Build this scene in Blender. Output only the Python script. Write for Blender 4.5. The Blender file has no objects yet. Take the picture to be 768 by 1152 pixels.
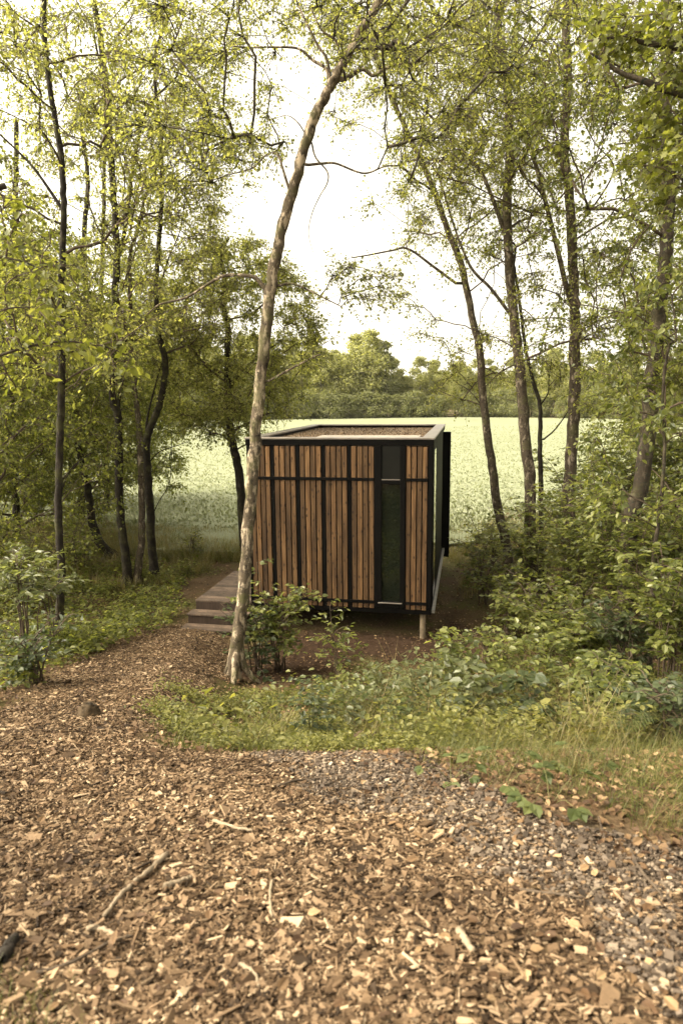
import bpy, math, random
import numpy as np
from mathutils import Matrix, Vector

# ------------------------------------------------------------------ camera, sky, sun, exposure
SC = bpy.context.scene
COL = SC.collection
F_PX, PITCH, ROLL, CAM_Z = 768.0, 0.1687, 0.0094, 3.9446
cp, sp, cr, sr = math.cos(PITCH), math.sin(PITCH), math.cos(ROLL), math.sin(ROLL)
R0, U0, FW = np.array([1., 0, 0]), np.array([0, sp, cp]), np.array([0, cp, -sp])
RV, UV = cr * R0 - sr * U0, sr * R0 + cr * U0
cam_d = bpy.data.cameras.new('camera')
cam = bpy.data.objects.new('camera', cam_d)
COL.objects.link(cam)
cam.matrix_world = Matrix(((RV[0], UV[0], -FW[0], 0), (RV[1], UV[1], -FW[1], 0), (RV[2], UV[2], -FW[2], CAM_Z), (0, 0, 0, 1)))
cam_d.sensor_fit = 'VERTICAL'
cam_d.sensor_height = 36.0
cam_d.lens = 36.0 * F_PX / 1152.0
cam_d.clip_start = 0.05
cam_d.clip_end = 3000
cam_d.dof.use_dof = True
cam_d.dof.focus_distance = 10.5
cam_d.dof.aperture_fstop = 2.8
SC.camera = cam

SUN_EL, SUN_AZ = math.radians(52), math.radians(-98)     # azimuth measured from +Y (view direction) towards +X
W = bpy.data.worlds.new('World')
SC.world = W
W.use_nodes = True
wn, wl = W.node_tree.nodes, W.node_tree.links
wn.clear()
w_out = wn.new('ShaderNodeOutputWorld')
w_bg = wn.new('ShaderNodeBackground')
w_sky = wn.new('ShaderNodeTexSky')
w_sky.sky_type = 'NISHITA'
w_sky.sun_disc = False
w_sky.sun_elevation = SUN_EL
w_sky.sun_rotation = SUN_AZ
w_sky.air_density = 1.0
w_sky.dust_density = 4.0
w_hsv = wn.new('ShaderNodeHueSaturation')
w_hsv.inputs['Saturation'].default_value = 0.12
w_mix = wn.new('ShaderNodeMix')
w_mix.data_type = 'RGBA'
w_mix.blend_type = 'MULTIPLY'
w_mix.inputs['Factor'].default_value = 1.0
w_mix.inputs['B'].default_value = (1.0, 0.925, 0.75, 1)     # warm overcast cloud cover
w_tc = wn.new('ShaderNodeTexCoord')
w_map = wn.new('ShaderNodeVectorMath')                     # even cloud cover: the whole vault takes the tone of the upper sky
w_map.operation = 'MULTIPLY_ADD'
w_map.inputs[1].default_value = (0.6, 0.6, 0.35)
w_map.inputs[2].default_value = (0, 0, 0.55)
wl.new(w_tc.outputs['Generated'], w_map.inputs[0])
wl.new(w_map.outputs[0], w_sky.inputs['Vector'])
wl.new(w_sky.outputs[0], w_hsv.inputs['Color'])
wl.new(w_hsv.outputs[0], w_mix.inputs['A'])
wl.new(w_mix.outputs['Result'], w_bg.inputs[0])
w_bg.inputs[1].default_value = 0.15
wl.new(w_bg.outputs[0], w_out.inputs[0])

sun_d = bpy.data.lights.new('sun', 'SUN')
sun_d.energy = 0.85
sun_d.angle = math.radians(14)
sun_d.color = (1.0, 0.88, 0.68)
sun = bpy.data.objects.new('sun', sun_d)
COL.objects.link(sun)
sdir = Vector((math.sin(SUN_AZ) * math.cos(SUN_EL), math.cos(SUN_AZ) * math.cos(SUN_EL), math.sin(SUN_EL)))
sun.rotation_euler = sdir.to_track_quat('Z', 'Y').to_euler()
sun.location = sdir * 50

vs = SC.view_settings
vs.view_transform = 'Standard'
vs.look = 'None'
vs.gamma = 1.0
vs.use_curve_mapping = False
vs.exposure = 2.1
SC.render.engine = 'CYCLES'
cy = SC.cycles
cy.max_bounces = 7
cy.diffuse_bounces = 4
cy.glossy_bounces = 3
cy.transmission_bounces = 4
cy.transparent_max_bounces = 6
cy.caustics_reflective = False
cy.caustics_refractive = False
cy.sample_clamp_indirect = 6
cy.use_denoising = True

RNG = np.random.default_rng(11)
random.seed(5)


# ------------------------------------------------------------------ pixels to directions, ground height
def ray(px, py):
    a, b = (px - 384.0) / F_PX, (py - 576.0) / F_PX
    return FW + a * RV - b * UV


def at(px, py, Y):
    v = ray(px, py)
    t = Y / v[1]
    return np.array([v[0] * t, Y, CAM_Z + v[2] * t])


def project(P):
    P = np.asarray(P, float) - np.array([0, 0, CAM_Z])
    d = np.maximum(P @ FW, 1e-3)
    return 384 + F_PX * (P @ RV) / d, 576 - F_PX * (P @ UV) / d, P @ FW


def smooth(e0, e1, x):
    t = np.clip((x - e0) / (e1 - e0), 0, 1)
    return t * t * (3 - 2 * t)


_ys = np.arange(-8, 60, 0.05)


def _prof(pts):
    v = np.interp(_ys, [p[0] for p in pts], [p[1] for p in pts])
    k = np.exp(-0.5 * (np.arange(-20, 21) * 0.05 / 0.35) ** 2)
    k /= k.sum()
    return np.convolve(np.pad(v, 20, mode='edge'), k, 'valid')


_PL = _prof([(-8, 2.75), (-1, 2.66), (1.0, 2.42), (4.1, 1.70), (6, 1.22), (8, 0.72), (10, 0.28), (11.2, 0.08), (13, 0.0), (60, 0.0)])
_PR = _prof([(-8, 2.75), (-1, 2.66), (1.0, 2.42), (3.2, 1.92), (4.1, 1.66), (4.9, 1.22), (6.2, 0.68), (8.2, 0.2), (10, 0.0), (60, 0.0)])


def _hash(ix, iy, s):
    h = np.sin(ix * 127.1 + iy * 311.7 + s * 74.7) * 43758.5453
    return h - np.floor(h)


def vnoise(x, y, s=0):
    ix, iy = np.floor(x), np.floor(y)
    fx, fy = x - ix, y - iy
    fx, fy = fx * fx * (3 - 2 * fx), fy * fy * (3 - 2 * fy)
    a, b, c, d = _hash(ix, iy, s), _hash(ix + 1, iy, s), _hash(ix, iy + 1, s), _hash(ix + 1, iy + 1, s)
    return (a * (1 - fx) + b * fx) * (1 - fy) + (c * (1 - fx) + d * fx) * fy


def fbm(x, y, s=0):
    return (vnoise(x, y, s) + 0.5 * vnoise(x * 2.1, y * 2.1, s + 3) + 0.25 * vnoise(x * 4.3, y * 4.3, s + 7)) / 1.75


def H(x, y):
    x, y = np.asarray(x, float), np.asarray(y, float)
    w = smooth(-1.75, -0.75, x + 0.12 * (y - 5))
    z = np.interp(y, _ys, _PL) * (1 - w) + np.interp(y, _ys, _PR) * w
    near = 1 - smooth(18, 24, y)
    flat = 1 - smooth(9, 11, y) * (1 - smooth(15.5, 16.5, y)) * smooth(-4, -3, x) * (1 - smooth(2.5, 3.5, x)) * 0.8
    z = z + near * flat * (0.14 * (fbm(x * 0.6 + 5, y * 0.6, 1) - 0.5) + 0.05 * (fbm(x * 2.3, y * 2.3, 2) - 0.5))
    z = z + near * 0.35 * smooth(3.2, 8, np.abs(x + 0.3)) * smooth(3, 7, y)          # the wood floor rises a little to both sides
    return z


def ground_at(px, py):
    v = ray(px, py)
    t = 1.0
    o = np.array([0, 0, CAM_Z])
    while t < 300:
        p = o + v * t
        if p[2] <= float(H(p[0], p[1])):
            return np.array([p[0], p[1], float(H(p[0], p[1]))])
        t += 0.03 + t * 0.004
    return o + v * 300


# ------------------------------------------------------------------ object helpers
def tag(o, label=None, cat=None, group=None, kind=None):
    for k, v in (('label', label), ('category', cat), ('group', group), ('kind', kind)):
        if v:
            o[k] = v
    return o


def thing(name, label, cat, loc, rz=0.0, group=None):
    o = bpy.data.objects.new(name, None)
    o.empty_display_size = 0.2
    COL.objects.link(o)
    o.location = [float(c) for c in loc]
    o.rotation_euler = (0, 0, rz)
    return tag(o, label, cat, group)


def mesh(name, V, faces, mat, parent=None, origin=None, smooth_shade=False, attr=None):
    """faces: list of integer arrays (n, k); V world coordinates, stored relative to origin."""
    V = np.asarray(V, dtype=np.float64).reshape(-1, 3)
    if origin is not None:
        V = V - np.asarray(origin)
    me = bpy.data.meshes.new(name)
    me.vertices.add(len(V))
    me.vertices.foreach_set('co', V.astype(np.float32).ravel())
    faces = [np.asarray(f, dtype=np.int32) for f in faces if len(f)]
    loops = np.concatenate([f.ravel() for f in faces])
    tot = np.concatenate([np.full(len(f), f.shape[1], np.int32) for f in faces])
    me.loops.add(len(loops))
    me.loops.foreach_set('vertex_index', loops)
    me.polygons.add(len(tot))
    me.polygons.foreach_set('loop_start', np.concatenate([[0], np.cumsum(tot)[:-1]]).astype(np.int32))
    me.polygons.foreach_set('use_smooth', np.full(len(tot), bool(smooth_shade)))
    me.update(calc_edges=True)
    if attr is not None:
        for an, av in attr.items():
            a = me.attributes.new(an, 'FLOAT', 'POINT')
            a.data.foreach_set('value', np.asarray(av, np.float32))
    for m in (mat if isinstance(mat, (list, tuple)) else [mat]):
        me.materials.append(m)
    o = bpy.data.objects.new(name, me)
    COL.objects.link(o)
    if parent is not None:
        o.parent = parent
    elif origin is not None:
        o.location = [float(c) for c in origin]
    return o


class MB:
    """boxes and prisms gathered into one mesh"""

    def __init__(s):
        s.v, s.q, s.t, s.n = [], [], [], 0

    def box(s, x0, x1, y0, y1, z0, z1, bev=0.0):
        if bev <= 0:
            s.v += [(x0, y0, z0), (x1, y0, z0), (x1, y1, z0), (x0, y1, z0), (x0, y0, z1), (x1, y0, z1), (x1, y1, z1), (x0, y1, z1)]
            n = s.n
            s.q += [(n, n + 3, n + 2, n + 1), (n + 4, n + 5, n + 6, n + 7), (n, n + 1, n + 5, n + 4), (n + 1, n + 2, n + 6, n + 5), (n + 2, n + 3, n + 7, n + 6), (n + 3, n, n + 4, n + 7)]
            s.n += 8
            return s
        b = bev                                   # chamfered box: 24 vertices
        c = [((x0, x1)[i], (y0, y1)[j], (z0, z1)[k], 1 - 2 * i, 1 - 2 * j, 1 - 2 * k) for k in (0, 1) for j in (0, 1) for i in (0, 1)]
        n = s.n
        for x, y, z, i, j, k in c:
            s.v += [(x, y + b * j, z + b * k), (x + b * i, y, z + b * k), (x + b * i, y + b * j, z)]
        X, Y, Z = (lambda a: n + 3 * a), (lambda a: n + 3 * a + 1), (lambda a: n + 3 * a + 2)
        s.q += [(X(0), X(4), X(6), X(2)), (X(1), X(3), X(7), X(5)), (Y(0), Y(1), Y(5), Y(4)), (Y(2), Y(6), Y(7), Y(3)), (Z(0), Z(2), Z(3), Z(1)), (Z(4), Z(5), Z(7), Z(6))]
        s.q += [(Y(0), Z(0), Z(1), Y(1)), (Y(3), Z(3), Z(2), Y(2)), (Y(4), Y(5), Z(5), Z(4)), (Y(6), Z(6), Z(7), Y(7))]
        s.q += [(X(0), X(2), Z(2), Z(0)), (X(1), Z(1), Z(3), X(3)), (X(4), Z(4), Z(6), X(6)), (X(5), X(7), Z(7), Z(5))]
        s.q += [(X(0), Y(0), Y(4), X(4)), (X(1), X(5), Y(5), Y(1)), (X(2), X(6), Y(6), Y(2)), (X(3), Y(3), Y(7), X(7))]
        for a in range(8):
            par = (a & 1) ^ ((a >> 1) & 1) ^ ((a >> 2) & 1)
            s.t.append((X(a), Y(a), Z(a)) if par else (X(a), Z(a), Y(a)))
        s.n += 24
        return s

    def cyl(s, p0, p1, r, k=12):
        p0, p1 = np.array(p0, float), np.array(p1, float)
        V, Q, T = tubes([np.array([p0, p1])], [np.array([r, r])], k)
        s.v += [tuple(v) for v in V]
        s.q += [tuple(f + s.n) for f in Q]
        s.t += [tuple(f + s.n) for f in T]
        s.n += len(V)
        return s

    def build(s, name, mat, parent=None):
        fs = []
        if s.q:
            fs.append(np.array(s.q))
        if s.t:
            fs.append(np.array(s.t))
        return mesh(name, np.array(s.v), fs, mat, parent)


def tubes(paths, radii, k=6, wob=0.0):
    """closed tapered tubes along polylines -> verts, quads, cap triangles"""
    VV, QQ, TT, n = [], [], [], 0
    ang = np.arange(k) * 2 * math.pi / k
    for P, r in zip(paths, radii):
        P = np.asarray(P, float)
        m = len(P)
        T = np.gradient(P, axis=0)
        T /= np.linalg.norm(T, axis=1, keepdims=True) + 1e-12
        ref = np.array([1., 0, 0]) if abs(T[0, 0]) < 0.8 else np.array([0, 1., 0])
        A = np.cross(T, ref)
        A /= np.linalg.norm(A, axis=1, keepdims=True) + 1e-9
        B = np.cross(T, A)
        rr = np.asarray(r, float)[:, None] * np.ones((1, k))
        if wob:
            rr = rr * (1 + wob * (RNG.random((m, k)) - 0.5))
        V = P[:, None, :] + rr[:, :, None] * (np.cos(ang)[None, :, None] * A[:, None, :] + np.sin(ang)[None, :, None] * B[:, None, :])
        VV.append(V.reshape(-1, 3))
        i = np.arange(m - 1)[:, None] * k
        j = np.arange(k)[None, :]
        j2 = (j + 1) % k
        QQ.append(np.stack([n + i + j, n + i + j2, n + i + k + j2, n + i + k + j], -1).reshape(-1, 4))
        tip = np.array([P[0], P[-1]])
        VV.append(tip)
        b0 = n + m * k
        jj = np.arange(k)
        TT.append(np.stack([np.full(k, b0), n + (jj + 1) % k, n + jj], -1))
        e = n + (m - 1) * k
        TT.append(np.stack([np.full(k, b0 + 1), e + jj, e + (jj + 1) % k], -1))
        n += m * k + 2
    return np.concatenate(VV), np.concatenate(QQ), np.concatenate(TT)


def spline(P, n):
    """Catmull-Rom resample of control points"""
    P = np.asarray(P, float)
    Q = np.vstack([2 * P[0] - P[1], P, 2 * P[-1] - P[-2]])
    out = []
    m = len(P) - 1
    for t in np.linspace(0, m, n):
        i = min(int(t), m - 1)
        u = t - i
        a, b, c, d = Q[i], Q[i + 1], Q[i + 2], Q[i + 3]
        out.append(0.5 * ((2 * b) + (-a + c) * u + (2 * a - 5 * b + 4 * c - d) * u * u + (-a + 3 * b - 3 * c + d) * u ** 3))
    return np.array(out)


def unit(v):
    v = np.asarray(v, float)
    return v / (np.linalg.norm(v, axis=-1, keepdims=True) + 1e-9)


LEAF4 = (np.array([[0, 0, 0], [.42, .34, .07], [1, 0, -.10], [.42, -.34, .07]]), [np.array([[0, 3, 2], [0, 2, 1]])])
LEAF6 = (np.array([[0, 0, 0], [.28, .33, .07], [.70, .27, .03], [1.0, 0, -.14], [.70, -.27, .03], [.28, -.33, .07]]),
         [np.array([[0, 5, 4, 3], [0, 3, 2, 1]])])
LOBED = (np.array([[0, 0, 0], [.22, .16, .02], [.30, .42, .06], [.48, .20, .02], [.66, .40, .04], [.76, .16, 0], [1, 0, -.1],
                   [.76, -.16, 0], [.66, -.40, .04], [.48, -.20, .02], [.30, -.42, .06], [.22, -.16, .02]]),
         [np.array([[0, 11, 1, 1]])[:, :3], np.array([[1, 11, 9, 3], [3, 9, 7, 5]]), np.array([[1, 3, 2], [3, 5, 4], [11, 10, 9], [9, 8, 7], [5, 7, 6]])])


def leaves(C, D, N, S, tmpl=LEAF4, width=1.0):
    """leaf blades: C base points, D tip directions, N facing normals, S lengths"""
    tv, tf = tmpl
    D = unit(D)
    N = unit(N - (N * D).sum(-1, keepdims=True) * D)
    B = np.cross(N, D)
    S = np.asarray(S)[:, None, None]
    V = C[:, None, :] + S * (tv[None, :, 0:1] * D[:, None] + width * tv[None, :, 1:2] * B[:, None] + tv[None, :, 2:3] * N[:, None])
    k, n = len(tv), len(C)
    off = (np.arange(n) * k)[:, None, None]
    return V.reshape(-1, 3), [(f[None] + off).reshape(-1, f.shape[1]) for f in tf]


def join(parts):
    """list of (V, [faces]) -> one V, faces"""
    V, Fs, n = [], [], 0
    for v, fs in parts:
        V.append(v)
        Fs += [np.asarray(f) + n for f in fs]
        n += len(v)
    return np.concatenate(V), Fs


# ------------------------------------------------------------------ materials
def new_mat(name):
    m = bpy.data.materials.new(name)
    m.use_nodes = True
    nt = m.node_tree
    nt.nodes.clear()
    out = nt.nodes.new('ShaderNodeOutputMaterial')
    return m, nt, out


def N(nt, typ, **kw):
    n = nt.nodes.new(typ)
    for k, v in kw.items():
        if k.startswith('i_'):
            n.inputs[k[2:].replace('_', ' ')].default_value = v
        else:
            setattr(n, k, v)
    return n


def ramp(nt, stops, fac=None):
    r = nt.nodes.new('ShaderNodeValToRGB')
    el = r.color_ramp.elements
    while len(el) < len(stops):
        el.new(0.5)
    for e, (p, c) in zip(el, stops):
        e.position = p
        e.color = (*c, 1)
    if fac is not None:
        nt.links.new(fac, r.inputs[0])
    return r


def noise(nt, scale, vec=None, detail=4, rough=0.55):
    n = N(nt, 'ShaderNodeTexNoise')
    n.inputs['Scale'].default_value = scale
    n.inputs['Detail'].default_value = detail
    n.inputs['Roughness'].default_value = rough
    if vec is not None:
        nt.links.new(vec, n.inputs['Vector'])
    return n


def mixc(nt, a, b, fac, mode='MIX'):
    m = N(nt, 'ShaderNodeMix', data_type='RGBA', blend_type=mode)
    for key, v in (('A', a), ('B', b), ('Factor', fac)):
        if hasattr(v, 'is_output') or hasattr(v, 'links'):
            nt.links.new(v, m.inputs[key])
        elif key == 'Factor':
            m.inputs[key].default_value = v
        else:
            m.inputs[key].default_value = (*v, 1)
    return m.outputs['Result']


def leaf_mat(name, lo, mid, hi, transl=0.45, gloss=0.25, rough=0.45, patch=0.35, tint=(0.98, 0.99, 0.50)):
    m, nt, out = new_mat(name)
    L = nt.links
    geo = N(nt, 'ShaderNodeNewGeometry')
    tc = N(nt, 'ShaderNodeTexCoord')
    ns = noise(nt, 0.9, tc.outputs['Object'], 2)
    mm = N(nt, 'ShaderNodeMath', operation='MULTIPLY_ADD')       # leaf to leaf variation plus slow drift over the plant
    L.new(ns.outputs[0], mm.inputs[0])
    mm.inputs[1].default_value = patch * 2
    mm.inputs[2].default_value = -patch
    ad = N(nt, 'ShaderNodeMath', operation='ADD')
    L.new(geo.outputs['Random Per Island'], ad.inputs[0])
    L.new(mm.outputs[0], ad.inputs[1])
    r = ramp(nt, [(0.0, lo), (0.5, mid), (1.0, hi)], ad.outputs[0])
    p = N(nt, 'ShaderNodeBsdfPrincipled')
    L.new(r.outputs[0], p.inputs['Base Color'])
    p.inputs['Roughness'].default_value = rough
    p.inputs['Specular IOR Level'].default_value = gloss
    t = N(nt, 'ShaderNodeBsdfTranslucent')
    tcol = mixc(nt, r.outputs[0], tint, 1.0, 'MULTIPLY')
    br = mixc(nt, tcol, (2.75, 2.7, 2.7), 1.0, 'MULTIPLY')
    L.new(br, t.inputs['Color'])
    mx = N(nt, 'ShaderNodeMixShader')
    mx.inputs[0].default_value = transl
    L.new(p.outputs[0], mx.inputs[1])
    L.new(t.outputs[0], mx.inputs[2])
    L.new(mx.outputs[0], out.inputs[0])
    return m


def island_mat(name, stops, rough=0.8, spec=0.2):
    m, nt, out = new_mat(name)
    geo = N(nt, 'ShaderNodeNewGeometry')
    tc = N(nt, 'ShaderNodeTexCoord')
    r = ramp(nt, stops, geo.outputs['Random Per Island'])
    ns = noise(nt, 90, tc.outputs['Object'], 3)
    v = N(nt, 'ShaderNodeMapRange')
    v.inputs['To Min'].default_value = 0.72
    v.inputs['To Max'].default_value = 1.22
    nt.links.new(ns.outputs[0], v.inputs[0])
    c = mixc(nt, r.outputs[0], v.outputs[0], 1.0, 'MULTIPLY')
    damp = noise(nt, 1.7, tc.outputs['Object'], 5, 0.65)          # damp and trodden patches
    dr = ramp(nt, [(0.36, (0.58, 0.55, 0.52)), (0.56, (1.06, 1.05, 1.04)), (0.75, (1.2, 1.2, 1.18))], damp.outputs[0])
    c = mixc(nt, c, dr.outputs[0], 1.0, 'MULTIPLY')
    p = N(nt, 'ShaderNodeBsdfPrincipled')
    nt.links.new(c, p.inputs['Base Color'])
    p.inputs['Roughness'].default_value = rough
    p.inputs['Specular IOR Level'].default_value = spec
    nt.links.new(p.outputs[0], out.inputs[0])
    return m


def bark_mat(name, pale, brown, dark, pale_amt=0.5, moss=0.3, band=9.0):
    m, nt, out = new_mat(name)
    L = nt.links
    tc = N(nt, 'ShaderNodeTexCoord')
    mp = N(nt, 'ShaderNodeMapping')
    mp.inputs['Scale'].default_value = (3, 3, band)
    L.new(tc.outputs['Object'], mp.inputs['Vector'])
    n1 = noise(nt, 5.5, mp.outputs[0], 6, 0.68)
    base = ramp(nt, [(0.34, dark), (0.48, brown), (0.62, brown), (0.72, pale)], n1.outputs[0])
    mp2 = N(nt, 'ShaderNodeMapping')
    mp2.inputs['Scale'].default_value = (5, 5, 2.0)
    L.new(tc.outputs['Object'], mp2.inputs['Vector'])
    n2 = noise(nt, 2.6, mp2.outputs[0], 6, 0.68)
    pr = ramp(nt, [(0.62 - 0.3 * pale_amt, (0, 0, 0)), (0.70 - 0.3 * pale_amt, (1, 1, 1))], n2.outputs[0])
    palec = ramp(nt, [(0.36, dark), (0.42, pale), (0.75, tuple(min(1, c * 1.25) for c in pale))], n1.outputs[0])
    c1 = mixc(nt, base.outputs[0], palec.outputs[0], pr.outputs[0])
    n3 = noise(nt, 5.0, tc.outputs['Object'], 4)
    mr = ramp(nt, [(0.50, (0, 0, 0)), (0.66, (moss, moss, moss))], n3.outputs[0])
    c2 = mixc(nt, c1, (0.085, 0.085, 0.03), mr.outputs[0])
    p = N(nt, 'ShaderNodeBsdfPrincipled')
    L.new(c2, p.inputs['Base Color'])
    p.inputs['Roughness'].default_value = 0.85
    p.inputs['Specular IOR Level'].default_value = 0.2
    b = N(nt, 'ShaderNodeBump')
    b.inputs['Strength'].default_value = 0.7
    b.inputs['Distance'].default_value = 0.02
    L.new(n1.outputs[0], b.inputs['Height'])
    L.new(b.outputs[0], p.inputs['Normal'])
    L.new(p.outputs[0], out.inputs[0])
    return m


def plain_mat(name, col, rough=0.6, spec=0.4, metal=0.0, var=0.25, scale=6.0, bump=0.0):
    m, nt, out = new_mat(name)
    L = nt.links
    tc = N(nt, 'ShaderNodeTexCoord')
    ns = noise(nt, scale, tc.outputs['Object'], 5, 0.6)
    r = ramp(nt, [(0.3, tuple(c * (1 - var) for c in col)), (0.7, tuple(c * (1 + var) for c in col))], ns.outputs[0])
    p = N(nt, 'ShaderNodeBsdfPrincipled')
    L.new(r.outputs[0], p.inputs['Base Color'])
    p.inputs['Roughness'].default_value = rough
    p.inputs['Specular IOR Level'].default_value = spec
    p.inputs['Metallic'].default_value = metal
    if bump:
        b = N(nt, 'ShaderNodeBump')
        b.inputs['Strength'].default_value = bump
        b.inputs['Distance'].default_value = 0.01
        L.new(ns.outputs[0], b.inputs['Height'])
        L.new(b.outputs[0], p.inputs['Normal'])
    L.new(p.outputs[0], out.inputs[0])
    return m


def wood_mat(name, stops, knots=True, rough=0.7):
    """vertical grain, board to board tone from the island, knots"""
    m, nt, out = new_mat(name)
    L = nt.links
    tc = N(nt, 'ShaderNodeTexCoord')
    geo = N(nt, 'ShaderNodeNewGeometry')
    off = N(nt, 'ShaderNodeVectorMath', operation='ADD')
    sc_ = N(nt, 'ShaderNodeVectorMath', operation='SCALE')
    cmb = N(nt, 'ShaderNodeCombineXYZ')
    L.new(geo.outputs['Random Per Island'], cmb.inputs[1])
    L.new(geo.outputs['Random Per Island'], cmb.inputs[2])
    L.new(cmb.outputs[0], sc_.inputs[0])
    sc_.inputs['Scale'].default_value = 40
    L.new(tc.outputs['Object'], off.inputs[0])
    L.new(sc_.outputs[0], off.inputs[1])
    mp = N(nt, 'ShaderNodeMapping')
    mp.inputs['Scale'].default_value = (38, 38, 1.6)
    L.new(off.outputs[0], mp.inputs['Vector'])
    g = noise(nt, 1.0, mp.outputs[0], 6, 0.65)
    grain = ramp(nt, [(0.28, stops[0]), (0.5, stops[1]), (0.72, stops[2])], g.outputs[0])
    v = N(nt, 'ShaderNodeMapRange')
    v.inputs['To Min'].default_value = 0.52
    v.inputs['To Max'].default_value = 1.40
    L.new(geo.outputs['Random Per Island'], v.inputs[0])
    c = mixc(nt, grain.outputs[0], v.outputs[0], 1.0, 'MULTIPLY')
    mpw = N(nt, 'ShaderNodeMapping')
    mpw.inputs['Scale'].default_value = (6, 6, 1.1)
    L.new(off.outputs[0], mpw.inputs['Vector'])
    wz = noise(nt, 1.0, mpw.outputs[0], 4, 0.6)
    wr = ramp(nt, [(0.35, (0.55, 0.52, 0.5)), (0.6, (1.1, 1.05, 1.0))], wz.outputs[0])
    c = mixc(nt, c, wr.outputs[0], 1.0, 'MULTIPLY')
    if knots:
        mk = N(nt, 'ShaderNodeMapping')
        mk.inputs['Scale'].default_value = (16, 1, 8)
        L.new(off.outputs[0], mk.inputs['Vector'])
        vo = N(nt, 'ShaderNodeTexVoronoi')
        vo.inputs['Scale'].default_value = 1.0
        L.new(mk.outputs[0], vo.inputs['Vector'])
        kr = ramp(nt, [(0.14, (0.10, 0.07, 0.05)), (0.26, (1, 1, 1))], vo.outputs['Distance'])
        c = mixc(nt, c, kr.outputs[0], 0.85, 'MULTIPLY')
    p = N(nt, 'ShaderNodeBsdfPrincipled')
    L.new(c, p.inputs['Base Color'])
    p.inputs['Roughness'].default_value = rough
    p.inputs['Specular IOR Level'].default_value = 0.25
    b = N(nt, 'ShaderNodeBump')
    b.inputs['Strength'].default_value = 0.35
    b.inputs['Distance'].default_value = 0.004
    L.new(g.outputs[0], b.inputs['Height'])
    L.new(b.outputs[0], p.inputs['Normal'])
    L.new(p.outputs[0], out.inputs[0])
    return m


def glass_mat(name, col=(0.005, 0.007, 0.005), rough=0.03, spec=0.6):
    m, nt, out = new_mat(name)
    p = N(nt, 'ShaderNodeBsdfPrincipled')
    p.inputs['Base Color'].default_value = (*col, 1)
    p.inputs['Roughness'].default_value = rough
    p.inputs['Specular IOR Level'].default_value = spec
    p.inputs['IOR'].default_value = 1.52
    nt.links.new(p.outputs[0], out.inputs[0])
    return m


M = {}
M['birch_leaf'] = leaf_mat('birch_leaf', (0.056, 0.062, 0.018), (0.128, 0.134, 0.042), (0.228, 0.224, 0.090), .54)
M['dark_leaf'] = leaf_mat('dark_leaf', (0.040, 0.048, 0.013), (0.092, 0.102, 0.026), (0.175, 0.180, 0.060), 0.52)
M['shrub_leaf'] = leaf_mat('shrub_leaf', (0.050, 0.062, 0.016), (0.112, 0.126, 0.034), (0.200, 0.206, 0.070), 0.45, 0.5, 0.36)
M['bright_leaf'] = leaf_mat('bright_leaf', (0.060, 0.068, 0.014), (0.105, 0.114, 0.026), (0.160, 0.163, 0.046), 0.45, 0.35)
M['nettle_leaf'] = leaf_mat('nettle_leaf', (0.026, 0.036, 0.014), (0.045, 0.058, 0.022), (0.075, 0.088, 0.036), 0.3, 0.4)
M['pale_leaf'] = leaf_mat('pale_leaf', (0.055, 0.065, 0.026), (0.092, 0.103, 0.043), (0.150, 0.158, 0.078), 0.35, 0.5, 0.4)
M['cover_leaf'] = leaf_mat('cover_leaf', (0.055, 0.060, 0.014), (0.110, 0.112, 0.028), (0.190, 0.180, 0.058), 0.35, 0.3)
M['fern_leaf'] = leaf_mat('fern_leaf', (0.036, 0.048, 0.014), (0.060, 0.074, 0.022), (0.095, 0.106, 0.036), 0.3, 0.3)
M['grass_blade'] = leaf_mat('grass_blade', (0.045, 0.055, 0.012), (0.075, 0.082, 0.020), (0.145, 0.130, 0.048), 0.3, 0.3)
M['dry_grass'] = leaf_mat('dry_grass', (0.100, 0.080, 0.032), (0.150, 0.122, 0.052), (0.220, 0.185, 0.085), 0.3, 0.3)
M['crop_leaf'] = leaf_mat('crop_leaf', (0.160, 0.176, 0.102), (0.195, 0.210, 0.134), (0.232, 0.243, 0.166), 0.12, 0.3)
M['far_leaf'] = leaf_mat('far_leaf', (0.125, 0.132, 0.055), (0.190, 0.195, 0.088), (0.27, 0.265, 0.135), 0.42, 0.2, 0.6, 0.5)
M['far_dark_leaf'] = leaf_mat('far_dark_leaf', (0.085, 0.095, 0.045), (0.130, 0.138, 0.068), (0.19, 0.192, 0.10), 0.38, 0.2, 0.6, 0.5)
M['birch_bark'] = bark_mat('birch_bark', (0.22, 0.18, 0.135), (0.060, 0.046, 0.032), (0.013, 0.010, 0.008), 0.26, 0.4, 3.2)
M['mottled_bark'] = bark_mat('mottled_bark', (0.33, 0.265, 0.19), (0.085, 0.065, 0.044), (0.011, 0.009, 0.007), 0.36, 0.6, 2.4)
M['grey_bark'] = bark_mat('grey_bark', (0.085, 0.068, 0.050), (0.040, 0.030, 0.021), (0.015, 0.023, 0.017), 0.35, 0.4)
M['shade_dark_bark'] = bark_mat('shade_dark_bark', (0.040, 0.032, 0.024), (0.018, 0.014, 0.010), (0.007, 0.0055, 0.004), 0.2, 0.4, 3.0)  # dark bark, with the shade of backlit trunks put into its colour
M['twig'] = plain_mat('twig', (0.075, 0.055, 0.038), 0.85, 0.2, 0, 0.35, 14)
M['pale_twig'] = plain_mat('pale_twig', (0.20, 0.155, 0.105), 0.85, 0.2, 0, 0.35, 14, 0.4)
M['green_stem'] = plain_mat('green_stem', (0.09, 0.085, 0.03), 0.7, 0.3, 0, 0.3, 10)
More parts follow.
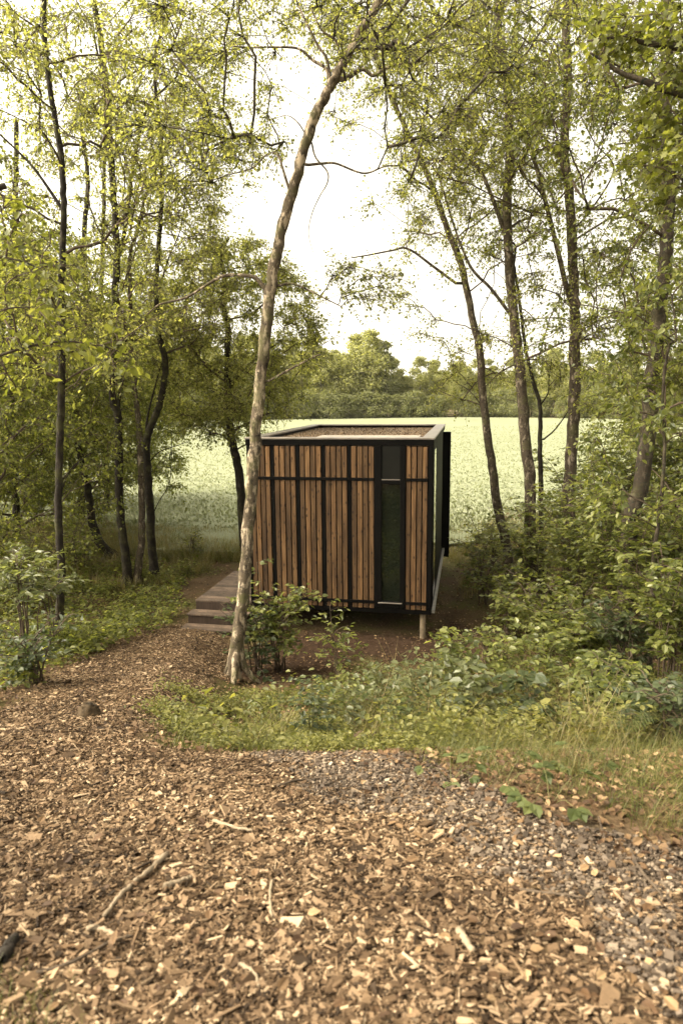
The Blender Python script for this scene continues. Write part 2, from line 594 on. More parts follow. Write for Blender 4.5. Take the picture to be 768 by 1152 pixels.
M['chips'] = island_mat('chips', [(0.0, (0.020, 0.012, 0.006)), (0.25, (0.062, 0.038, 0.020)), (0.58, (0.145, 0.094, 0.053)), (0.86, (0.245, 0.168, 0.102)), (1.0, (0.42, 0.32, 0.21))])
M['gravel'] = island_mat('gravel', [(0.0, (0.036, 0.026, 0.018)), (0.45, (0.085, 0.062, 0.044)), (0.8, (0.145, 0.111, 0.081)), (1.0, (0.33, 0.265, 0.195))], 0.7, 0.3)
M['litter'] = island_mat('litter', [(0.0, (0.040, 0.020, 0.009)), (0.4, (0.085, 0.046, 0.020)), (0.8, (0.145, 0.088, 0.042)), (1.0, (0.33, 0.23, 0.125))], 0.7, 0.3)
M['black_steel'] = plain_mat('black_steel', (0.0026, 0.0022, 0.0019), 0.6, 0.07, 0, 0.3, 5)
M['black_board'] = plain_mat('black_board', (0.0026, 0.0023, 0.002), 0.8, 0.05, 0, 0.4, 8, 0.2)
M['vent_panel'] = plain_mat('vent_panel', (0.007, 0.0068, 0.005), 0.5, 0.12, 0, 0.3, 3)
M['cap_metal'] = plain_mat('cap_metal', (0.22, 0.19, 0.165), 0.42, 0.5, 0.6, 0.25, 4)
M['larch'] = wood_mat('larch', ((0.045, 0.023, 0.010), (0.125, 0.069, 0.030), (0.220, 0.132, 0.062)))
M['deck'] = wood_mat('deck', ((0.065, 0.046, 0.034), (0.105, 0.077, 0.058), (0.145, 0.110, 0.083)), False)
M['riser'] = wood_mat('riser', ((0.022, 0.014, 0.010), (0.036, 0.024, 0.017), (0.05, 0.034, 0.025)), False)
M['glass'] = glass_mat('glass')
M['roof_bed'] = plain_mat('roof_bed', (0.17, 0.125, 0.085), 0.95, 0.1, 0, 0.6, 40, 1.0)
M['membrane'] = plain_mat('membrane', (0.34, 0.30, 0.25), 0.7, 0.3, 0, 0.2, 3)
M['galv'] = plain_mat('galv', (0.30, 0.28, 0.25), 0.5, 0.5, 0.5, 0.2, 8)
M['stump_wood'] = plain_mat('stump_wood', (0.06, 0.041, 0.023), 0.9, 0.2, 0, 0.5, 18, 0.6)


# ------------------------------------------------------------------ zones of the forest floor (polygons traced on the ground, in metres)
def world_poly(pts):
    return np.array([ground_at(*p)[:2] for p in pts])


def in_poly(x, y, P):
    inside = np.zeros(x.shape, bool)
    j = len(P) - 1
    for i in range(len(P)):
        xi, yi, xj, yj = P[i, 0], P[i, 1], P[j, 0], P[j, 1]
        c = ((yi > y) != (yj > y)) & (x < (xj - xi) * (y - yi) / (yj - yi + 1e-12) + xi)
        inside ^= c
        j = i
    return inside


P_CHIP = np.vstack([[[-2.6, -6]], world_poly([(-260, 1120), (-120, 900), (-40, 815), (20, 782), (92, 742), (150, 712), (205, 700), (262, 716), (246, 762), (190, 800), (178, 835), (250, 848), (380, 846), (470, 872), (560, 905), (650, 945), (768, 985), (900, 1060)]), [[2.6, -6]]])
P_GRAV = world_poly([(300, 852), (400, 842), (450, 850), (560, 885), (650, 925), (800, 985), (800, 1152), (720, 1160), (655, 1030), (560, 960), (440, 915), (340, 895)])
P_COVER = world_poly([(182, 838), (186, 802), (240, 768), (330, 775), (420, 740), (480, 760), (520, 850), (440, 838), (340, 842), (240, 842)])
P_SOIL = world_poly([(262, 755), (300, 712), (470, 712), (520, 690), (545, 735), (420, 752), (330, 770)])


def soft(x, y, P, a=0.25, s=0):
    """polygon membership with an edge broken up by noise"""
    dx = (fbm(x * 2.0, y * 2.0, 20 + s) - 0.5) * 2 * a
    dy = (fbm(x * 2.0, y * 2.0, 30 + s) - 0.5) * 2 * a
    return in_poly(x + dx, y + dy, P)


# ground sheet: dense near the camera, stretching to the horizon
gx = np.concatenate([-np.geomspace(900, 7.1, 34), np.arange(-7, 7.01, 0.075), np.geomspace(7.1, 900, 34)])
gy = np.concatenate([[-200, -60, -20, -8], np.arange(-4, 14, 0.075), np.arange(14, 26, 0.2), np.geomspace(26.3, 1500, 40)])
GX, GY = np.meshgrid(gx, gy)
GZ = H(GX, GY) + 0.02 * (fbm(GX * 7, GY * 7, 9) - 0.5)
far_drop = smooth(150, 1200, np.hypot(GX, GY)) * 1.0
GZ = GZ - far_drop
nx, ny = len(gx), len(gy)
idx = np.arange(nx * ny).reshape(ny, nx)
quads = np.stack([idx[:-1, :-1], idx[:-1, 1:], idx[1:, 1:], idx[1:, :-1]], -1).reshape(-1, 4)
fx, fy = GX.ravel(), GY.ravel()
blur = lambda f: np.mean([f(fx + a, fy + b) for a in (-.09, 0, .09) for b in (-.09, 0, .09)], axis=0)
z_chip = blur(lambda a, b: soft(a, b, P_CHIP).astype(float))
z_grav = blur(lambda a, b: soft(a, b, P_GRAV, 0.3, 3).astype(float))
z_cov = blur(lambda a, b: soft(a, b, P_COVER, 0.3, 5).astype(float))
z_soil = blur(lambda a, b: soft(a, b, P_SOIL, 0.3, 6).astype(float))


def ground_material():
    m, nt, out = new_mat('forest_floor')
    L = nt.links
    tc = N(nt, 'ShaderNodeTexCoord')
    pos = tc.outputs['Object']

    def att(n):
        a = N(nt, 'ShaderNodeAttribute')
        a.attribute_name = n
        return a.outputs['Fac']
    fine = noise(nt, 45, pos, 6, 0.7)
    mid = noise(nt, 9, pos, 5, 0.6)
    big = noise(nt, 0.9, pos, 4, 0.6)
    floor_ = ramp(nt, [(0.3, (0.040, 0.026, 0.014)), (0.5, (0.085, 0.055, 0.030)), (0.72, (0.16, 0.11, 0.062))], fine.outputs[0])
    moss = ramp(nt, [(0.3, (0.050, 0.050, 0.014)), (0.7, (0.105, 0.098, 0.030))], fine.outputs[0])
    mossf = ramp(nt, [(0.44, (0, 0, 0)), (0.58, (0.85, 0.85, 0.85))], big.outputs[0])
    c = mixc(nt, floor_.outputs[0], moss.outputs[0], mossf.outputs[0])
    soil = ramp(nt, [(0.3, (0.026, 0.015, 0.009)), (0.7, (0.066, 0.040, 0.025))], mid.outputs[0])  # bare soil, its colour lowered to paint in the shadow under the cabin
    c = mixc(nt, c, soil.outputs[0], att('soil'))
    vo = N(nt, 'ShaderNodeTexVoronoi')
    vo.inputs['Scale'].default_value = 38
    mpv = N(nt, 'ShaderNodeMapping')
    mpv.inputs['Scale'].default_value = (1, 0.75, 1)
    L.new(pos, mpv.inputs[0])
    L.new(mpv.outputs[0], vo.inputs['Vector'])
    sep = N(nt, 'ShaderNodeSeparateColor')
    L.new(vo.outputs['Color'], sep.inputs[0])
    chip = ramp(nt, [(0.0, (0.03, 0.018, 0.010)), (0.5, (0.08, 0.05, 0.027)), (0.85, (0.14, 0.094, 0.052)), (1.0, (0.22, 0.16, 0.1))], sep.outputs[0])
    c = mixc(nt, c, chip.outputs[0], att('chip'))
    vg = N(nt, 'ShaderNodeTexVoronoi')
    vg.inputs['Scale'].default_value = 95
    L.new(pos, vg.inputs['Vector'])
    sg = N(nt, 'ShaderNodeSeparateColor')
    L.new(vg.outputs['Color'], sg.inputs[0])
    grav = ramp(nt, [(0.0, (0.045, 0.032, 0.022)), (0.6, (0.105, 0.078, 0.055)), (1.0, (0.2, 0.155, 0.112))], sg.outputs[0])
    c = mixc(nt, c, grav.outputs[0], att('gravel'))
    cov = ramp(nt, [(0.3, (0.050, 0.050, 0.016)), (0.7, (0.10, 0.095, 0.03))], mid.outputs[0])
    c = mixc(nt, c, cov.outputs[0], att('cover'))
    p = N(nt, 'ShaderNodeBsdfPrincipled')
    L.new(c, p.inputs['Base Color'])
    p.inputs['Roughness'].default_value = 0.95
    p.inputs['Specular IOR Level'].default_value = 0.1
    b = N(nt, 'ShaderNodeBump')
    b.inputs['Strength'].default_value = 0.9
    b.inputs['Distance'].default_value = 0.02
    L.new(fine.outputs[0], b.inputs['Height'])
    L.new(b.outputs[0], p.inputs['Normal'])
    L.new(p.outputs[0], out.inputs[0])
    return m


g = mesh('ground', np.stack([fx, fy, GZ.ravel()], -1), [quads], ground_material(), None, (0, 0, 0), True,
         {'chip': z_chip, 'gravel': z_grav, 'cover': z_cov, 'soil': z_soil})
tag(g, 'brown wood chip and leaf litter floor of the clearing', 'ground', None, 'structure')


# the crop field beyond the wood edge
def field_material():
    m, nt, out = new_mat('crop_field')
    L = nt.links
    tc = N(nt, 'ShaderNodeTexCoord')
    mp = N(nt, 'ShaderNodeMapping')
    mp.inputs['Scale'].default_value = (0.12, 0.6, 1)
    L.new(tc.outputs['Object'], mp.inputs[0])
    a = noise(nt, 1.0, mp.outputs[0], 5, 0.6)
    b_ = noise(nt, 7.0, tc.outputs['Object'], 4, 0.65)
    r1 = ramp(nt, [(0.3, (0.160, 0.176, 0.108)), (0.55, (0.195, 0.210, 0.136)), (0.75, (0.236, 0.246, 0.170))], a.outputs[0])
    r2 = ramp(nt, [(0.3, (0.88, 0.89, 0.84)), (0.7, (1.08, 1.07, 1.05))], b_.outputs[0])
    c = mixc(nt, r1.outputs[0], r2.outputs[0], 1.0, 'MULTIPLY')
    p = N(nt, 'ShaderNodeBsdfPrincipled')
    L.new(c, p.inputs['Base Color'])
    p.inputs['Roughness'].default_value = 0.9
    p.inputs['Specular IOR Level'].default_value = 0.1
    L.new(p.outputs[0], out.inputs[0])
    return m


FX0 = np.concatenate([np.linspace(-110, 130, 25)])
nfx = len(FX0)
fy_near = 16.4 + .8 * np.sin(FX0 * 0.31) + 3.2 * smooth(1, 4, FX0) + 6 * smooth(6, 30, np.abs(FX0))
fy_far = 119 + 2.5 * np.sin(FX0 * 0.07) - 22 * smooth(18, 60, FX0)
rows = np.linspace(0, 1, 40)[:, None] ** 1.8
FYg = fy_near[None] * (1 - rows) + fy_far[None] * rows
FXg = np.repeat(FX0[None], 40, 0)
ix = np.arange(40 * nfx).reshape(40, nfx)
fq = np.stack([ix[:-1, :-1], ix[:-1, 1:], ix[1:, 1:], ix[1:, :-1]], -1).reshape(-1, 4)
fo = mesh('field', np.stack([FXg.ravel(), FYg.ravel(), H(FXg, FYg).ravel() + 0.03], -1), [fq], field_material(), None, (0, 0, 0), True)
tag(fo, 'pale green crop field beyond the wood', 'field', None, 'structure')

# young crop plants, in rows running across the view
n = 90000
cy_ = 16.2 + (RNG.random(n) ** 2.0) * 70
half = cy_ * 0.62
cx_ = (RNG.random(n) * 2 - 1) * half
row = np.round(cy_ / 0.32) * 0.32 + RNG.normal(0, 0.04, n)
keep = row > np.interp(cx_, FX0, fy_near) + 0.1
cx_, row = cx_[keep], row[keep]
n = len(cx_)
C = np.stack([cx_, row, H(cx_, row) + 0.03], -1)
D = np.stack([RNG.normal(0, .55, n), RNG.normal(0, .55, n), np.ones(n)], -1)
V, Fs = leaves(C, D * np.stack([np.ones(n), np.ones(n), np.where(row < 26, 1.0, .45)], -1), RNG.normal(0, .35, (n, 3)) + [0, -.15, 1.], RNG.uniform(.07, .17, n), LEAF4, 0.8)
tag(mesh('crop', V, Fs, M['crop_leaf'], None, (0, 0, 0)), 'young pale green crop growing in rows on the field', 'crop', None, 'stuff')

# ------------------------------------------------------------------ loose ground cover: chips, gravel, litter, grass
def slabs(x, y, L_, Wd, T_, tilt):
    """irregular thin chips lying on the ground"""
    n = len(x)
    z = H(x, y)
    e = 0.05
    nrm = unit(np.stack([-(H(x + e, y) - z) / e, -(H(x, y + e) - z) / e, np.ones(n)], -1) + RNG.normal(0, 1, (n, 3)) * tilt[:, None])
    a = RNG.random(n) * 2 * math.pi
    d = np.stack([np.cos(a), np.sin(a), np.zeros(n)], -1)
    d = unit(d - (d * nrm).sum(-1, keepdims=True) * nrm)
    b = np.cross(nrm, d)
    cor = np.array([(-1, -1), (1, -1), (1, 1), (-1, 1)]) * 0.5
    jit = 1 + RNG.uniform(-.35, .25, (n, 4, 2))
    cc = cor[None] * jit
    top = np.concatenate([cc, np.full((n, 4, 1), 1.0)], -1)
    bot = np.concatenate([cc * 1.05, np.full((n, 4, 1), -0.6)], -1)
    K = np.concatenate([top, bot], 1)
    P = np.stack([x, y, z + T_ * 0.7 + RNG.random(n) * 0.012], -1)
    V = P[:, None] + K[:, :, 0:1] * (L_[:, None, None] * d[:, None]) + K[:, :, 1:2] * (Wd[:, None, None] * b[:, None]) + K[:, :, 2:3] * (T_[:, None, None] * nrm[:, None])
    off = (np.arange(n) * 8)[:, None, None]
    q = np.array([[0, 1, 2, 3], [4, 5, 1, 0], [5, 6, 2, 1], [6, 7, 3, 2], [7, 4, 0, 3]])
    return V.reshape(-1, 3), [(q[None] + off).reshape(-1, 4)]


def scatter(n, y0, y1, power=1.0, wide=0.56, pad=1.7):
    y = y0 + (y1 - y0) * RNG.random(n) ** power
    x = (RNG.random(n) * 2 - 1) * (np.maximum(y, 1.2) * wide + pad)
    return x, y


x, y = scatter(560000, 0.9, 13.5, 1.55)
k = soft(x, y, P_CHIP) & ((~soft(x, y, P_GRAV, .3, 3)) | (RNG.random(len(x)) < 0.42)) & (RNG.random(len(x)) < np.where(fbm(x * 1.7, y * 1.7, 53) > .62, .38, .62 + .38 * (vnoise(x * 3, y * 3, 51) > .3)))
x, y = x[k], y[k]
n = len(x)
L_ = np.clip(RNG.lognormal(math.log(.0160), .54, n), .006, .085)
fib = RNG.random(n) < .2                                   # fibres and splinters among the flakes
L_ = np.where(fib, L_ * 2.0, L_)
V, Fs = slabs(x, y, L_, L_ * np.where(fib, .12, 1) * RNG.uniform(.22, .66, n), RNG.uniform(.0012, .0045, n), RNG.uniform(.08, .55, n))
tag(mesh('wood_chips', V, Fs, M['chips'], None, (0, 0, 0)), 'tan and brown wood chips strewn over the path', 'wood chips', None, 'stuff')

x, y = scatter(250000, 1.2, 6.5, 1.1)
k = soft(x, y, P_GRAV, .3, 3)
x, y = x[k], y[k]
n = len(x)
L_ = np.clip(RNG.lognormal(math.log(.0085), .45, n), .003, .035)
V, Fs = slabs(x, y, L_, L_ * RNG.uniform(.6, 1, n), L_ * RNG.uniform(.2, .4, n), RNG.uniform(.1, .5, n))
tag(mesh('gravel', V, Fs, M['gravel'], None, (0, 0, 0)), 'grey gravel along the edge of the wood chips', 'gravel', None, 'stuff')

x, y = scatter(85000, 1.0, 17, 1.2)
inchip = soft(x, y, P_CHIP)
k = (~inchip & (RNG.random(len(x)) < .75) & ~((y > 9.9) & (np.abs(x + 0.6) < 1.7) & (RNG.random(len(x)) < .6))) | (inchip & (RNG.random(len(x)) < .07))
x, y = x[k], y[k]
n = len(x)
C = np.stack([x, y, H(x, y) + .012 + .012 * RNG.random(n)], -1)
a = RNG.random(n) * 6.283
V, Fs = leaves(C, np.stack([np.cos(a), np.sin(a), RNG.normal(0, .25, n)], -1), np.array([0, 0, 1.]) + RNG.normal(0, .35, (n, 3)), RNG.uniform(.018, .052, n), LEAF6)
tag(mesh('leaf_litter', V, Fs, M['litter'], None, (0, 0, 0)), 'fallen brown leaves scattered on the wood floor', 'leaf litter', None, 'stuff')


def blades(C, Ln, lean, w0):
    """grass blades, three bending segments"""
    n = len(C)
    a = RNG.random(n) * 6.283
    d = np.stack([np.cos(a), np.sin(a), np.zeros(n)], -1)
    s = np.stack([-np.sin(a), np.cos(a), np.zeros(n)], -1)
    up = np.array([0, 0, 1.])
    t = np.array([0, .4, .75, 1.0])
    P = C[:, None] + Ln[:, None, None] * ((t - .35 * lean[:, None] * t ** 2)[:, :, None] * up + (lean[:, None] * t ** 1.8)[:, :, None] * d[:, None])
    w = w0[:, None] * np.array([1, .85, .5])
    Lp = P[:, :3] - s[:, None] * w[:, :, None]
    Rp = P[:, :3] + s[:, None] * w[:, :, None]
    V = np.concatenate([Lp, Rp, P[:, 3:4]], 1)
    off = (np.arange(n) * 7)[:, None, None]
    q = np.array([[0, 3, 4, 1], [1, 4, 5, 2]])
    tr = np.array([[2, 5, 6]])
    return V.reshape(-1, 3), [(q[None] + off).reshape(-1, 4), (tr[None] + off).reshape(-1, 3)]


def grass_in(poly, n, l0, l1, wd=.0016, patch=None, lean=(.2, .8)):
    lo, hi = poly.min(0), poly.max(0)
    nt_ = max(1, n // 22)                                 # tufts, so the sward is uneven
    tx, ty = lo[0] + (hi[0] - lo[0]) * RNG.random(nt_), lo[1] + (hi[1] - lo[1]) * RNG.random(nt_)
    kk = in_poly(tx, ty, poly)
    if patch is not None:
        kk &= fbm(tx * 1.6, ty * 1.6, 77) > patch
    tx, ty = tx[kk], ty[kk]
    hs = RNG.uniform(.6, 1.15, len(tx))
    x = np.repeat(tx, 22) + RNG.normal(0, .05, len(tx) * 22)
    y = np.repeat(ty, 22) + RNG.normal(0, .05, len(tx) * 22)
    m = len(x)
    return blades(np.stack([x, y, H(x, y) - .01], -1), RNG.uniform(l0, l1, m) * np.repeat(hs, 22), RNG.uniform(*lean, m), RNG.uniform(.7, 1.4, m) * wd)


P_LIP = world_poly([(415, 842), (440, 835), (470, 870), (560, 888), (640, 900), (690, 930), (800, 970), (860, 900), (800, 850), (640, 838), (520, 836)])
P_LIP = np.vstack([P_LIP[:7], [[2.8, 4.0], [2.6, 5.6], [1.0, 5.6], [0.2, 5.3]]])
P_SLOPE = np.array([[-0.9, 4.6], [0.1, 4.4], [1.2, 4.4], [3.0, 4.2], [4.5, 7], [3.6, 8.6], [1.6, 8.8], [0.2, 7.6], [-0.6, 6.4]])
P_LEFT = world_poly([(110, 700), (210, 655), (255, 645), (240, 620), (160, 632), (60, 690), (0, 740), (0, 800), (40, 778)])
P_EDGE = np.array([[-12, 15.0], [-4.2, 13.4], [-3.1, 15.0], [-2.0, 17.8], [-2.2, 19.6], [-12, 20.0]])
P_EDGE_R = np.array([[2.4, 12.5], [7, 13], [9, 20.5], [2.7, 19.8]])
P_CORNER = world_poly([(-80, 1085), (25, 1105), (62, 1150), (70, 1240), (-120, 1240)])
P_FRINGE = np.array([[-12, 15.4], [-2.4, 16.0], [-2.3, 17.8], [-12, 18.6]])
P_BANK_R = np.array([[2.3, 1.2], [7.5, 1.2], [7.5, 7], [3.2, 6], [2.6, 4.0]])
pr = [grass_in(P_FRINGE, 30000, .15, .5, .003), grass_in(P_BANK_R, 26000, .05, .26, .0015, .40, (.4, 1.2)), grass_in(P_CORNER, 1800, .03, .09, .0011), grass_in(P_LIP, 15000, .04, .16, .0013, .38, (.4, 1.2)), grass_in(P_LIP, 3000, .14, .30, .0012, .5, (.5, 1.4)), grass_in(P_SLOPE, 9000, .12, .36, .0016, .46, (.4, 1.2)),
      grass_in(P_LEFT, 16000, .04, .13, .0022, .40), grass_in(P_EDGE, 34000, .12, .36, .003, .30), grass_in(P_EDGE_R, 12000, .12, .4, .003, .35),
      grass_in(world_poly([(180, 842), (185, 825), (330, 836), (340, 848), (260, 850)]), 2600, .05, .16, .0013)]
V, Fs = join(pr)
tag(mesh('grass', V, Fs, M['grass_blade'], None, (0, 0, 0)), 'fine green grass along the edge of the bank and the field', 'grass', None, 'stuff')
pr = [grass_in(P_FRINGE, 24000, .2, .55, .003), grass_in(P_SLOPE, 2600, .2, .6, .0016, .47, (.5, 1.3)), grass_in(P_SLOPE, 900, .5, .95, .0022, .42, (.5, 1.4)), grass_in(P_EDGE, 34000, .15, .42, .003, .2), grass_in(P_EDGE_R, 9000, .15, .5, .003, .3), grass_in(P_LIP, 700, .2, .42, .0012, .45, (.5, 1.4))]
V, Fs = join(pr)
tag(mesh('dry_grass', V, Fs, M['dry_grass'], None, (0, 0, 0)), 'straw coloured dry grass among the green grass on the bank', 'grass', None, 'stuff')

# low leafy cover on the bank: small plants, each a few leaves on the ground
def low_cover(poly, n, s0, s1, h0, h1, patch=None, seed=0):
    lo, hi = poly.min(0), poly.max(0)
    x, y = lo[0] + (hi[0] - lo[0]) * RNG.random(n), lo[1] + (hi[1] - lo[1]) * RNG.random(n)
    k = soft(x, y, poly, .55, 11)
    if patch is not None:
        k &= fbm(x * 1.8, y * 1.8, 90 + seed) > patch
    x, y = x[k], y[k]
    m = 7
    X, Y = np.repeat(x, m), np.repeat(y, m)
    hgt = np.repeat(RNG.uniform(h0, h1, len(x)) * (0.5 + fbm(x * 3, y * 3, 44)), m) * RNG.uniform(.3, 1, len(X))
    X, Y = X + RNG.normal(0, .05, len(X)), Y + RNG.normal(0, .05, len(X))
    a = RNG.random(len(X)) * 6.283
    D = np.stack([np.cos(a), np.sin(a), RNG.normal(0, .3, len(X))], -1)
    return leaves(np.stack([X, Y, H(X, Y) + hgt], -1), D, np.array([0, 0, 1.]) + RNG.normal(0, .4, (len(X), 3)), RNG.uniform(s0, s1, len(X)), LEAF6)


P_COV2 = np.array([[-1.55, 4.95], [-0.4, 4.35], [0.4, 4.5], [1.6, 4.7], [1.3, 7.2], [-0.4, 7.6], [-1.2, 8.1], [-1.8, 6.3]])
pr = [low_cover(P_COV2, 10000, .012, .036, .005, .15, .43, 9), low_cover(P_COV2, 300, .04, .075, .06, .26, .5, 10), low_cover(np.array([[0.2, 4.6], [3.5, 4.6], [4.4, 8.6], [1.2, 8.8]]), 4200, .02, .06, .02, .42, .45, 1), low_cover(np.array([[-1.2, 5.0], [3.2, 4.6], [4.4, 8.6], [-.6, 8.0]]), 520, .06, .11, .10, .45, .52, 8),
      low_cover(P_LEFT, 900, .03, .06, .02, .08, .5, 2)]
V, Fs = join(pr)
tag(mesh('ground_cover', V, Fs, M['cover_leaf'], None, (0, 0, 0)), 'low yellow green leafy plants covering the bank', 'ground cover', None, 'stuff')
P_WOODL = np.array([[-16, 12], [-9, 9], [-5.4, 6.5], [-3.4, 7.2], [-2.9, 10.2], [-3.1, 12.2], [-3.4, 15.2], [-16, 19]])
P_WOODR = np.array([[2.6, 9.5], [3.4, 6.5], [7, 6.5], [14, 14], [13, 20], [3.4, 19]])
pr = [low_cover(P_BANK_R, 5000, .025, .07, .02, .3, .44, 15), low_cover(np.array([[-7.5, 1.5], [-2.8, 1.5], [-3.2, 5.3], [-7.5, 5.3]]), 4200, .025, .07, .02, .3, .42, 16), low_cover(P_WOODL, 16000, .03, .09, .05, .38, .38, 4), low_cover(np.array([[-6, 5.2], [-2.9, 5.2], [-3.3, 7.2], [-3.5, 9.5], [-7, 9.5]]), 2600, .03, .085, .04, .34, .36, 14), low_cover(P_WOODR, 6000, .04, .09, .05, .35, .40, 5)]
V, Fs = join(pr)
tag(mesh('undergrowth', V, Fs, M['dark_leaf'], None, (0, 0, 0)), 'dark green low undergrowth on the wood floor', 'undergrowth', None, 'stuff')


# ------------------------------------------------------------------ the cabin
CAB = (1.4225, 10.5519, 0.0)
CAB_RZ = -0.1825                                   # local +y runs back along the cabin, local -x along its front
CW, CD, ZB, ZT = 3.0, 5.06, 0.45, 3.294
cabin = thing('cabin', 'small flat roofed cabin clad in brown timber slats with black battens', 'cabin', CAB, CAB_RZ)
b = MB()
b.box(-CW + .03, -.03, .05, CD - .03, ZB + .10, ZT - .13)
b.build('wall', M['black_board'], cabin)
b = MB()
b.box(-CW, 0, 0, .10, ZB, ZB + .095, .006).box(-CW, 0, CD - .1, CD, ZB, ZB + .095, .006)
b.box(-CW, -CW + .1, .103, CD - .103, ZB, ZB + .095, .006).box(-.1, 0, .103, CD - .103, ZB, ZB + .095, .006)
for i in range(5):
    b.box(-CW + .1, -.1, .8 + i * .8, .86 + i * .8, ZB + .01, ZB + .09)
b.build('floor_frame', M['black_steel'], cabin)

# front: module edges measured from the right corner (metres to the left)
groups = [(0.072, 0.418), (0.915, 1.285), (1.345, 1.705), (1.767, 2.125), (2.187, 2.545), (2.607, 2.955)]
ZS0, ZS1, ZMID, ZLOW = ZB + .075, ZT - .135, 2.64, ZB + .185
for g0, g1 in groups:
    b = MB()
    p_ = (g1 - g0) / 4
    for k in range(4):
        for za, zb in ((ZS0 + .003 * (k % 2), ZMID - .012), (ZMID + .012, ZS1 - .004 * ((k + 1) % 2))):
            wv = random.uniform(-.002, .002)
            b.box(-(g0 + p_ * k + p_ - .009 + wv), -(g0 + p_ * k + .009 + wv), -.012 - random.uniform(0, .004), .046, za, zb, .004)
    b.build('slat_panel', M['larch'], cabin)
for u in (1.285, 1.705, 2.125, 2.545):
    b = MB().box(-u - .058, -u - .002, -.004, .052, ZB + .098, ZT - .12, .003)
    b.build('batten', M['black_steel'], cabin)
for z0 in (ZMID - .026, ZLOW - .024):
    b = MB()
    for g0, g1 in ((0.0725, 0.4175), (0.9155, 2.953)):
        b.box(-g1, -g0, -.034, -.0175, z0, z0 + .05, .003)
    b.build('cross_rail', M['black_steel'], cabin)
for u0, u1 in ((.0, .068), (2.96, 3.0)):
    b = MB().box(-u1, -u0, -.020, .090, ZB + .097, ZT - .117, .005)
    b.build('corner_post', M['black_steel'], cabin)
w = MB()
w.box(-.505, -.424, -.030, .052, ZB + .10, ZT - .122, .004).box(-.912, -.800, -.030, .052, ZB + .10, ZT - .122, .004)
w.box(-.798, -.507, -.028, .052, ZMID - .075, ZMID - .015, .004).box(-.798, -.507, -.028, .052, ZB + .10, ZB + .20, .004)
window = w.build('window', M['black_steel'], cabin)
MB().box(-.797, -.508, .012, .030, ZB + .202, ZMID - .077).build('pane', M['glass'], window)
MB().box(-.850, -.465, -.060, -.0315, ZB + .175, ZB + .190, .003).build('sill', M['cap_metal'], window)
MB().box(-.798, -.507, -.010, .045, ZMID + .006, ZT - .124, .003).build('vent_panel', M['vent_panel'], cabin)
MB().box(-.796, -.509, -.038, -.011, ZMID - .008, ZMID + .004).build('flashing', M['cap_metal'], cabin)

# roof edge with a flat metal coping, roof bed inside
b = MB()
cw = .20
for x0, x1, y0, y1 in ((-CW - .025, .025, -.035, cw - .035), (-CW - .025, .025, CD - cw + .02, CD + .02), (-CW - .025, -CW - .025 + cw, cw - .032, CD - cw + .017), (.025 - cw, .025, cw - .032, CD - cw + .017)):
    b.box(x0, x1, y0, y1, ZT - .028, ZT, .004)
roof = MB().box(-CW + .06, -.06, .06, CD - .06, ZT - .20, ZT - .075).build('roof', M['roof_bed'], cabin)
b.build('coping', M['cap_metal'], roof)
b = MB()
for x0, x1, y0, y1 in ((-CW - .012, .012, -.022, .13), (-CW - .012, .012, CD - .13, CD + .008), (-CW - .012, -CW + .13, .132, CD - .132), (-.13, .012, .132, CD - .132)):
    b.box(x0, x1, y0, y1, ZT - .118, ZT - .030)
b.build('fascia', M['black_steel'], roof)
MB().box(-2.1, -.30, .22, 1.7, ZT - .078, ZT - .060).build('roof_membrane', M['membrane'], roof)
n = 3500
sx, sy = RNG.uniform(-CW + .18, -.18, n), RNG.uniform(.18, CD - .18, n)
kk = ~((sx > -2.12) & (sx < -.28) & (sy < 1.72))
sx, sy = sx[kk], sy[kk]
n = len(sx)
a = RNG.random(n) * 6.283
V, Fs = leaves(np.stack([sx, sy, np.full(n, ZT - .074)], -1), np.stack([np.cos(a), np.sin(a), RNG.uniform(.2, 1.2, n)], -1), RNG.normal(0, 1, (n, 3)), RNG.uniform(.012, .032, n))
o = mesh('sedum', V, Fs, M['litter'], roof)
o['kind'] = 'stuff'

# right side: large glazing between black posts, dark return at the rear
b = MB()
b.box(-.040, .0105, .092, .34, ZB + .10, ZT - .12, .004).box(-.040, .012, 1.02, 3.75, ZB + .10, ZT - .12, .004)
b.box(-.040, .010, .343, 1.017, ZB + .10, ZB + .17, .004).box(-.040, .010, .343, 1.017, ZT - .22, ZT - .121, .004)
sidew = b.build('window', M['black_steel'], cabin)
MB().box(-.020, .0085, .3435, 1.0165, ZB + .172, ZT - .222).build('pane', M['glass'], sidew)
MB().box(-.02, .155, 4.72, 4.84, .30, ZT - .16, .005).build('screen_wall', M['black_steel'], cabin)
MB().box(.003, .055, .05, 4.70, ZB + .015, ZB + .065, .004).build('side_sill', M['galv'], cabin)
MB().box(.02, .03, .6, .64, 1.9, 2.2, .003).build('door_handle', M['galv'], cabin)
for px_, py_ in ((-.14, .16), (-2.84, .16), (-.14, 2.5), (-2.84, 2.5), (-.14, 4.85), (-2.84, 4.85)):
    MB().cyl((px_, py_, -.12), (px_, py_, ZB + .02), .05, 14).build('post', M['pale_twig'], cabin)

